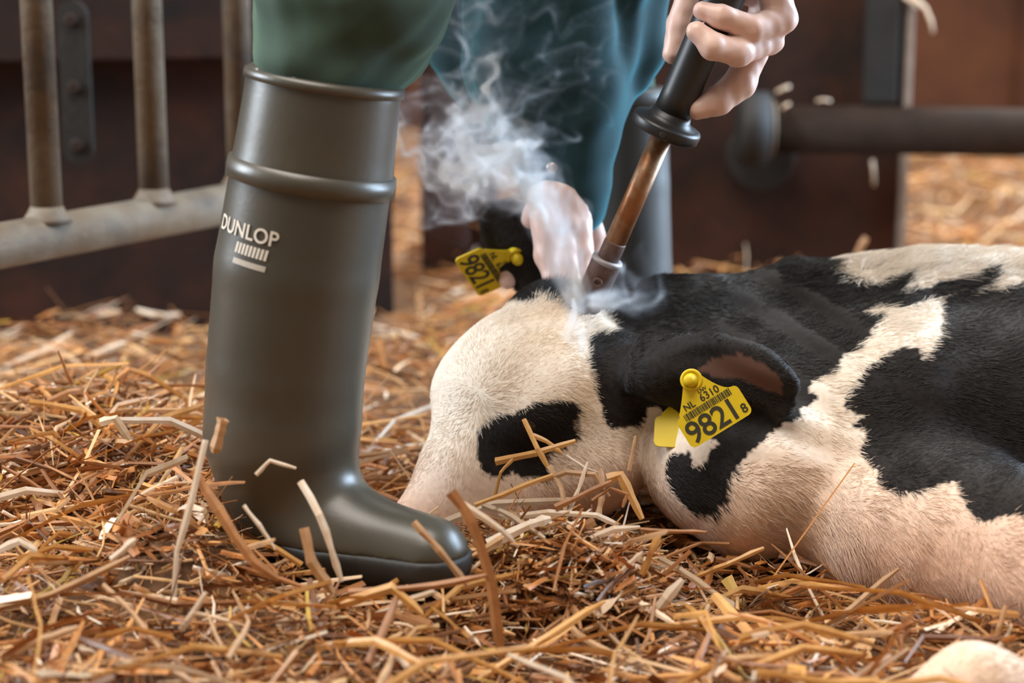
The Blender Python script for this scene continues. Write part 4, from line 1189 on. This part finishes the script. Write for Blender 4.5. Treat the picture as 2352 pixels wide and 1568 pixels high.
def build_smoke():
    lo = np.array([-0.125, 1.59, 0.160]); h = 0.0019
    n = np.array([158, 132, 206])
    D = np.zeros(int(n.prod()), np.float64)
    main = [P(*q) for q in ((1322,702,1.672),(1318,655,1.672),(1305,560,1.690),(1272,455,1.690),(1190,425,1.69),(1105,400,1.69),(1078,345,1.69),(1105,270,1.70),(1165,195,1.71),(1210,100,1.75),(1235,-40,1.80))]
    left = [P(*q) for q in ((1300,640,1.675),(1235,470,1.685),(1120,430,1.69),(1060,470,1.70),(1000,440,1.70),(960,330,1.71),(965,200,1.72))]
    right = [P(*q) for q in ((1350,695,1.655),(1390,690,1.650),(1450,680,1.650),(1490,650,1.660),(1450,600,1.670))]
    face = [P(*q) for q in ((1325,695,1.645),(1318,740,1.632),(1325,790,1.622),(1335,835,1.615))]
    sheets = []
    # path, amount, widths at start and end, start and end of swirl, samples, seed
    for k in range(4):
        sheets.append((main, 0.30, 0.008, 0.075, 0.005, 0.042, 240000, 10 + k))
    for k in range(3):
        sheets.append((main[2:9], 0.30, 0.016, 0.045, 0.014, 0.038, 200000, 30 + k))
    for k in range(2):
        sheets.append((main[3:8], 0.36, 0.020, 0.032, 0.024, 0.034, 200000, 40 + k))
    for k in range(3):
        sheets.append((left, 0.21, 0.006, 0.050, 0.012, 0.040, 140000, 50 + k))
    for k in range(5):
        sheets.append((main[5:], 1.10, 0.060, 0.110, 0.034, 0.056, 300000, 70 + k))
    for k in range(3):
        sheets.append((right, 0.085, 0.006, 0.024, 0.006, 0.026, 60000, 90 + k))
    sheets.append((face, 0.08, 0.014, 0.012, 0.005, 0.012, 40000, 110))
    sheets.append((face[:3], 0.08, 0.012, 0.014, 0.004, 0.011, 30000, 111))
    for k in range(2):
        sheets.append((main[:4], 0.15, 0.012, 0.022, 0.008, 0.018, 80000, 120 + k))
    for path, amt, w0, w1, s0, s1, cnt, seed in sheets:
        r = np.random.default_rng(seed)
        t = r.random(cnt); a = r.uniform(-1, 1, cnt)
        c0 = catmull(path, t)
        tan = catmull(path, np.minimum(t + 0.01, 1)) - catmull(path, np.maximum(t - 0.01, 0))
        tan /= np.linalg.norm(tan, axis=1)[:, None] + 1e-9
        ang = seed * 1.3 + 3.0 * t
        e = np.cross(tan, np.stack([np.cos(ang), np.sin(ang), 0.3 + 0 * t], 1)); e /= np.linalg.norm(e, axis=1)[:, None] + 1e-9
        w = w0 + (w1 - w0) * t**1.3
        p = c0 + e * (a * w)[:, None]
        amp = (s0 + (s1 - s0) * t**0.9)[:, None]
        p += amp * 0.95 * curl(p, 50, seed)
        p += amp * 0.50 * curl(p, 110, seed + 1)
        p += amp * 0.17 * curl(p, 200, seed + 2)
        p += r.normal(size=p.shape) * (0.0003 + 0.0004 * t[:, None])
        wt = amt * (0.45 + 0.55 * np.clip(t / 0.25, 0, 1)) * (1 - 0.75 * t) * (0.35 + 0.65 * (0.5 + 0.5 * np.sin(9 * t + 4 * a + seed))) * 60000 / cnt
        # trilinear deposit
        g = (p - lo) / h; i0 = np.floor(g).astype(int); f_ = g - i0
        for dx in (0, 1):
            for dy in (0, 1):
                for dz in (0, 1):
                    ii = i0 + np.array([dx, dy, dz])
                    ok = ((ii >= 0) & (ii < n)).all(1)
                    ww = wt * np.abs(1 - dx - f_[:, 0]) * np.abs(1 - dy - f_[:, 1]) * np.abs(1 - dz - f_[:, 2])
                    D += np.bincount((ii[ok, 0] * n[1] + ii[ok, 1]) * n[2] + ii[ok, 2], ww[ok], len(D))
    Dg = D.reshape(tuple(n))
    for ax in range(3):            # one light blur
        Dg = 0.6 * Dg + 0.2 * (np.roll(Dg, 1, ax) + np.roll(Dg, -1, ax))
    for ax in range(3):
        sl0 = [slice(None)] * 3; sl0[ax] = [0, -1]; Dg[tuple(sl0)] = 0
    D = Dg.ravel() * (0.0023 / h)**3
    D = np.minimum(6.0 * D**1.5, 420.0)
    D[D < 0.6] = 0
    me = bpy.data.meshes.new('smoke')
    me.vertices.add(len(D))
    co = np.stack(np.meshgrid(*[lo[j] + h * np.arange(n[j]) for j in range(3)], indexing='ij'), -1).reshape(-1, 3)
    me.vertices.foreach_set('co', co.astype(np.float32).ravel())
    at = me.attributes.new('thickness', 'FLOAT', 'POINT'); at.data.foreach_set('value', D.astype(np.float32))
    m = bpy.data.materials.new('smoke'); m.use_nodes = True
    nt = m.node_tree; nt.nodes.remove(nt.nodes['Principled BSDF'])
    sc = nt.nodes.new('ShaderNodeVolumeScatter'); sc.inputs['Color'].default_value = (0.86, 0.92, 1.0, 1); sc.inputs['Anisotropy'].default_value = 0.45
    aa = nt.nodes.new('ShaderNodeAttribute'); aa.attribute_name = 'density'
    nt.links.new(aa.outputs['Fac'], sc.inputs['Density'])
    nt.links.new(sc.outputs['Volume'], nt.nodes['Material Output'].inputs['Volume'])
    gt = bpy.data.node_groups.new('smoke_from_samples', 'GeometryNodeTree')
    gt.interface.new_socket('Geometry', in_out='INPUT', socket_type='NodeSocketGeometry')
    gt.interface.new_socket('Geometry', in_out='OUTPUT', socket_type='NodeSocketGeometry')
    N = gt.nodes; Lk = gt.links
    gi = N.new('NodeGroupInput'); go = N.new('NodeGroupOutput')
    pos = N.new('GeometryNodeInputPosition')
    sub = N.new('ShaderNodeVectorMath'); sub.operation = 'SUBTRACT'; sub.inputs[1].default_value = tuple(lo)
    scl = N.new('ShaderNodeVectorMath'); scl.operation = 'SCALE'; scl.inputs['Scale'].default_value = 1 / h
    sep = N.new('ShaderNodeSeparateXYZ')
    Lk.new(pos.outputs[0], sub.inputs[0]); Lk.new(sub.outputs[0], scl.inputs[0]); Lk.new(scl.outputs[0], sep.inputs[0])
    def math_(op, a, b=None):
        x = N.new('ShaderNodeMath'); x.operation = op
        for i_, q in enumerate((a, b)):
            if q is None: continue
            if isinstance(q, (int, float)): x.inputs[i_].default_value = q
            else: Lk.new(q, x.inputs[i_])
        return x.outputs[0]
    ix = [math_('ROUND', sep.outputs[j]) for j in range(3)]
    part = math_('ADD', math_('MULTIPLY', ix[0], float(n[1])), ix[1])
    # float32 holds the integers below 16.7 million exactly
    idx = math_('ADD', math_('MULTIPLY', part, float(n[2])), ix[2])
    na = N.new('GeometryNodeInputNamedAttribute'); na.data_type = 'FLOAT'; na.inputs['Name'].default_value = 'thickness'
    si = N.new('GeometryNodeSampleIndex'); si.data_type = 'FLOAT'; si.domain = 'POINT'; si.clamp = True
    Lk.new(gi.outputs[0], si.inputs['Geometry']); Lk.new(na.outputs[0], si.inputs['Value']); Lk.new(idx, si.inputs['Index'])
    vc = N.new('GeometryNodeVolumeCube')
    Lk.new(si.outputs[0], vc.inputs['Density'])
    vc.inputs['Background'].default_value = 0
    vc.inputs['Min'].default_value = tuple(lo); vc.inputs['Max'].default_value = tuple(lo + h * (n - 1))
    for j, k in enumerate(('X', 'Y', 'Z')): vc.inputs['Resolution ' + k].default_value = int(n[j])
    sm = N.new('GeometryNodeSetMaterial'); sm.inputs['Material'].default_value = m
    Lk.new(vc.outputs[0], sm.inputs['Geometry']); Lk.new(sm.outputs[0], go.inputs[0])
    me.materials.append(m)
    o = link('smoke', me, label='curling wisps of blue white smoke rising from the hot iron', cat='smoke', kind='stuff')
    md = o.modifiers.new('volume', 'NODES'); md.node_group = gt
build_smoke()
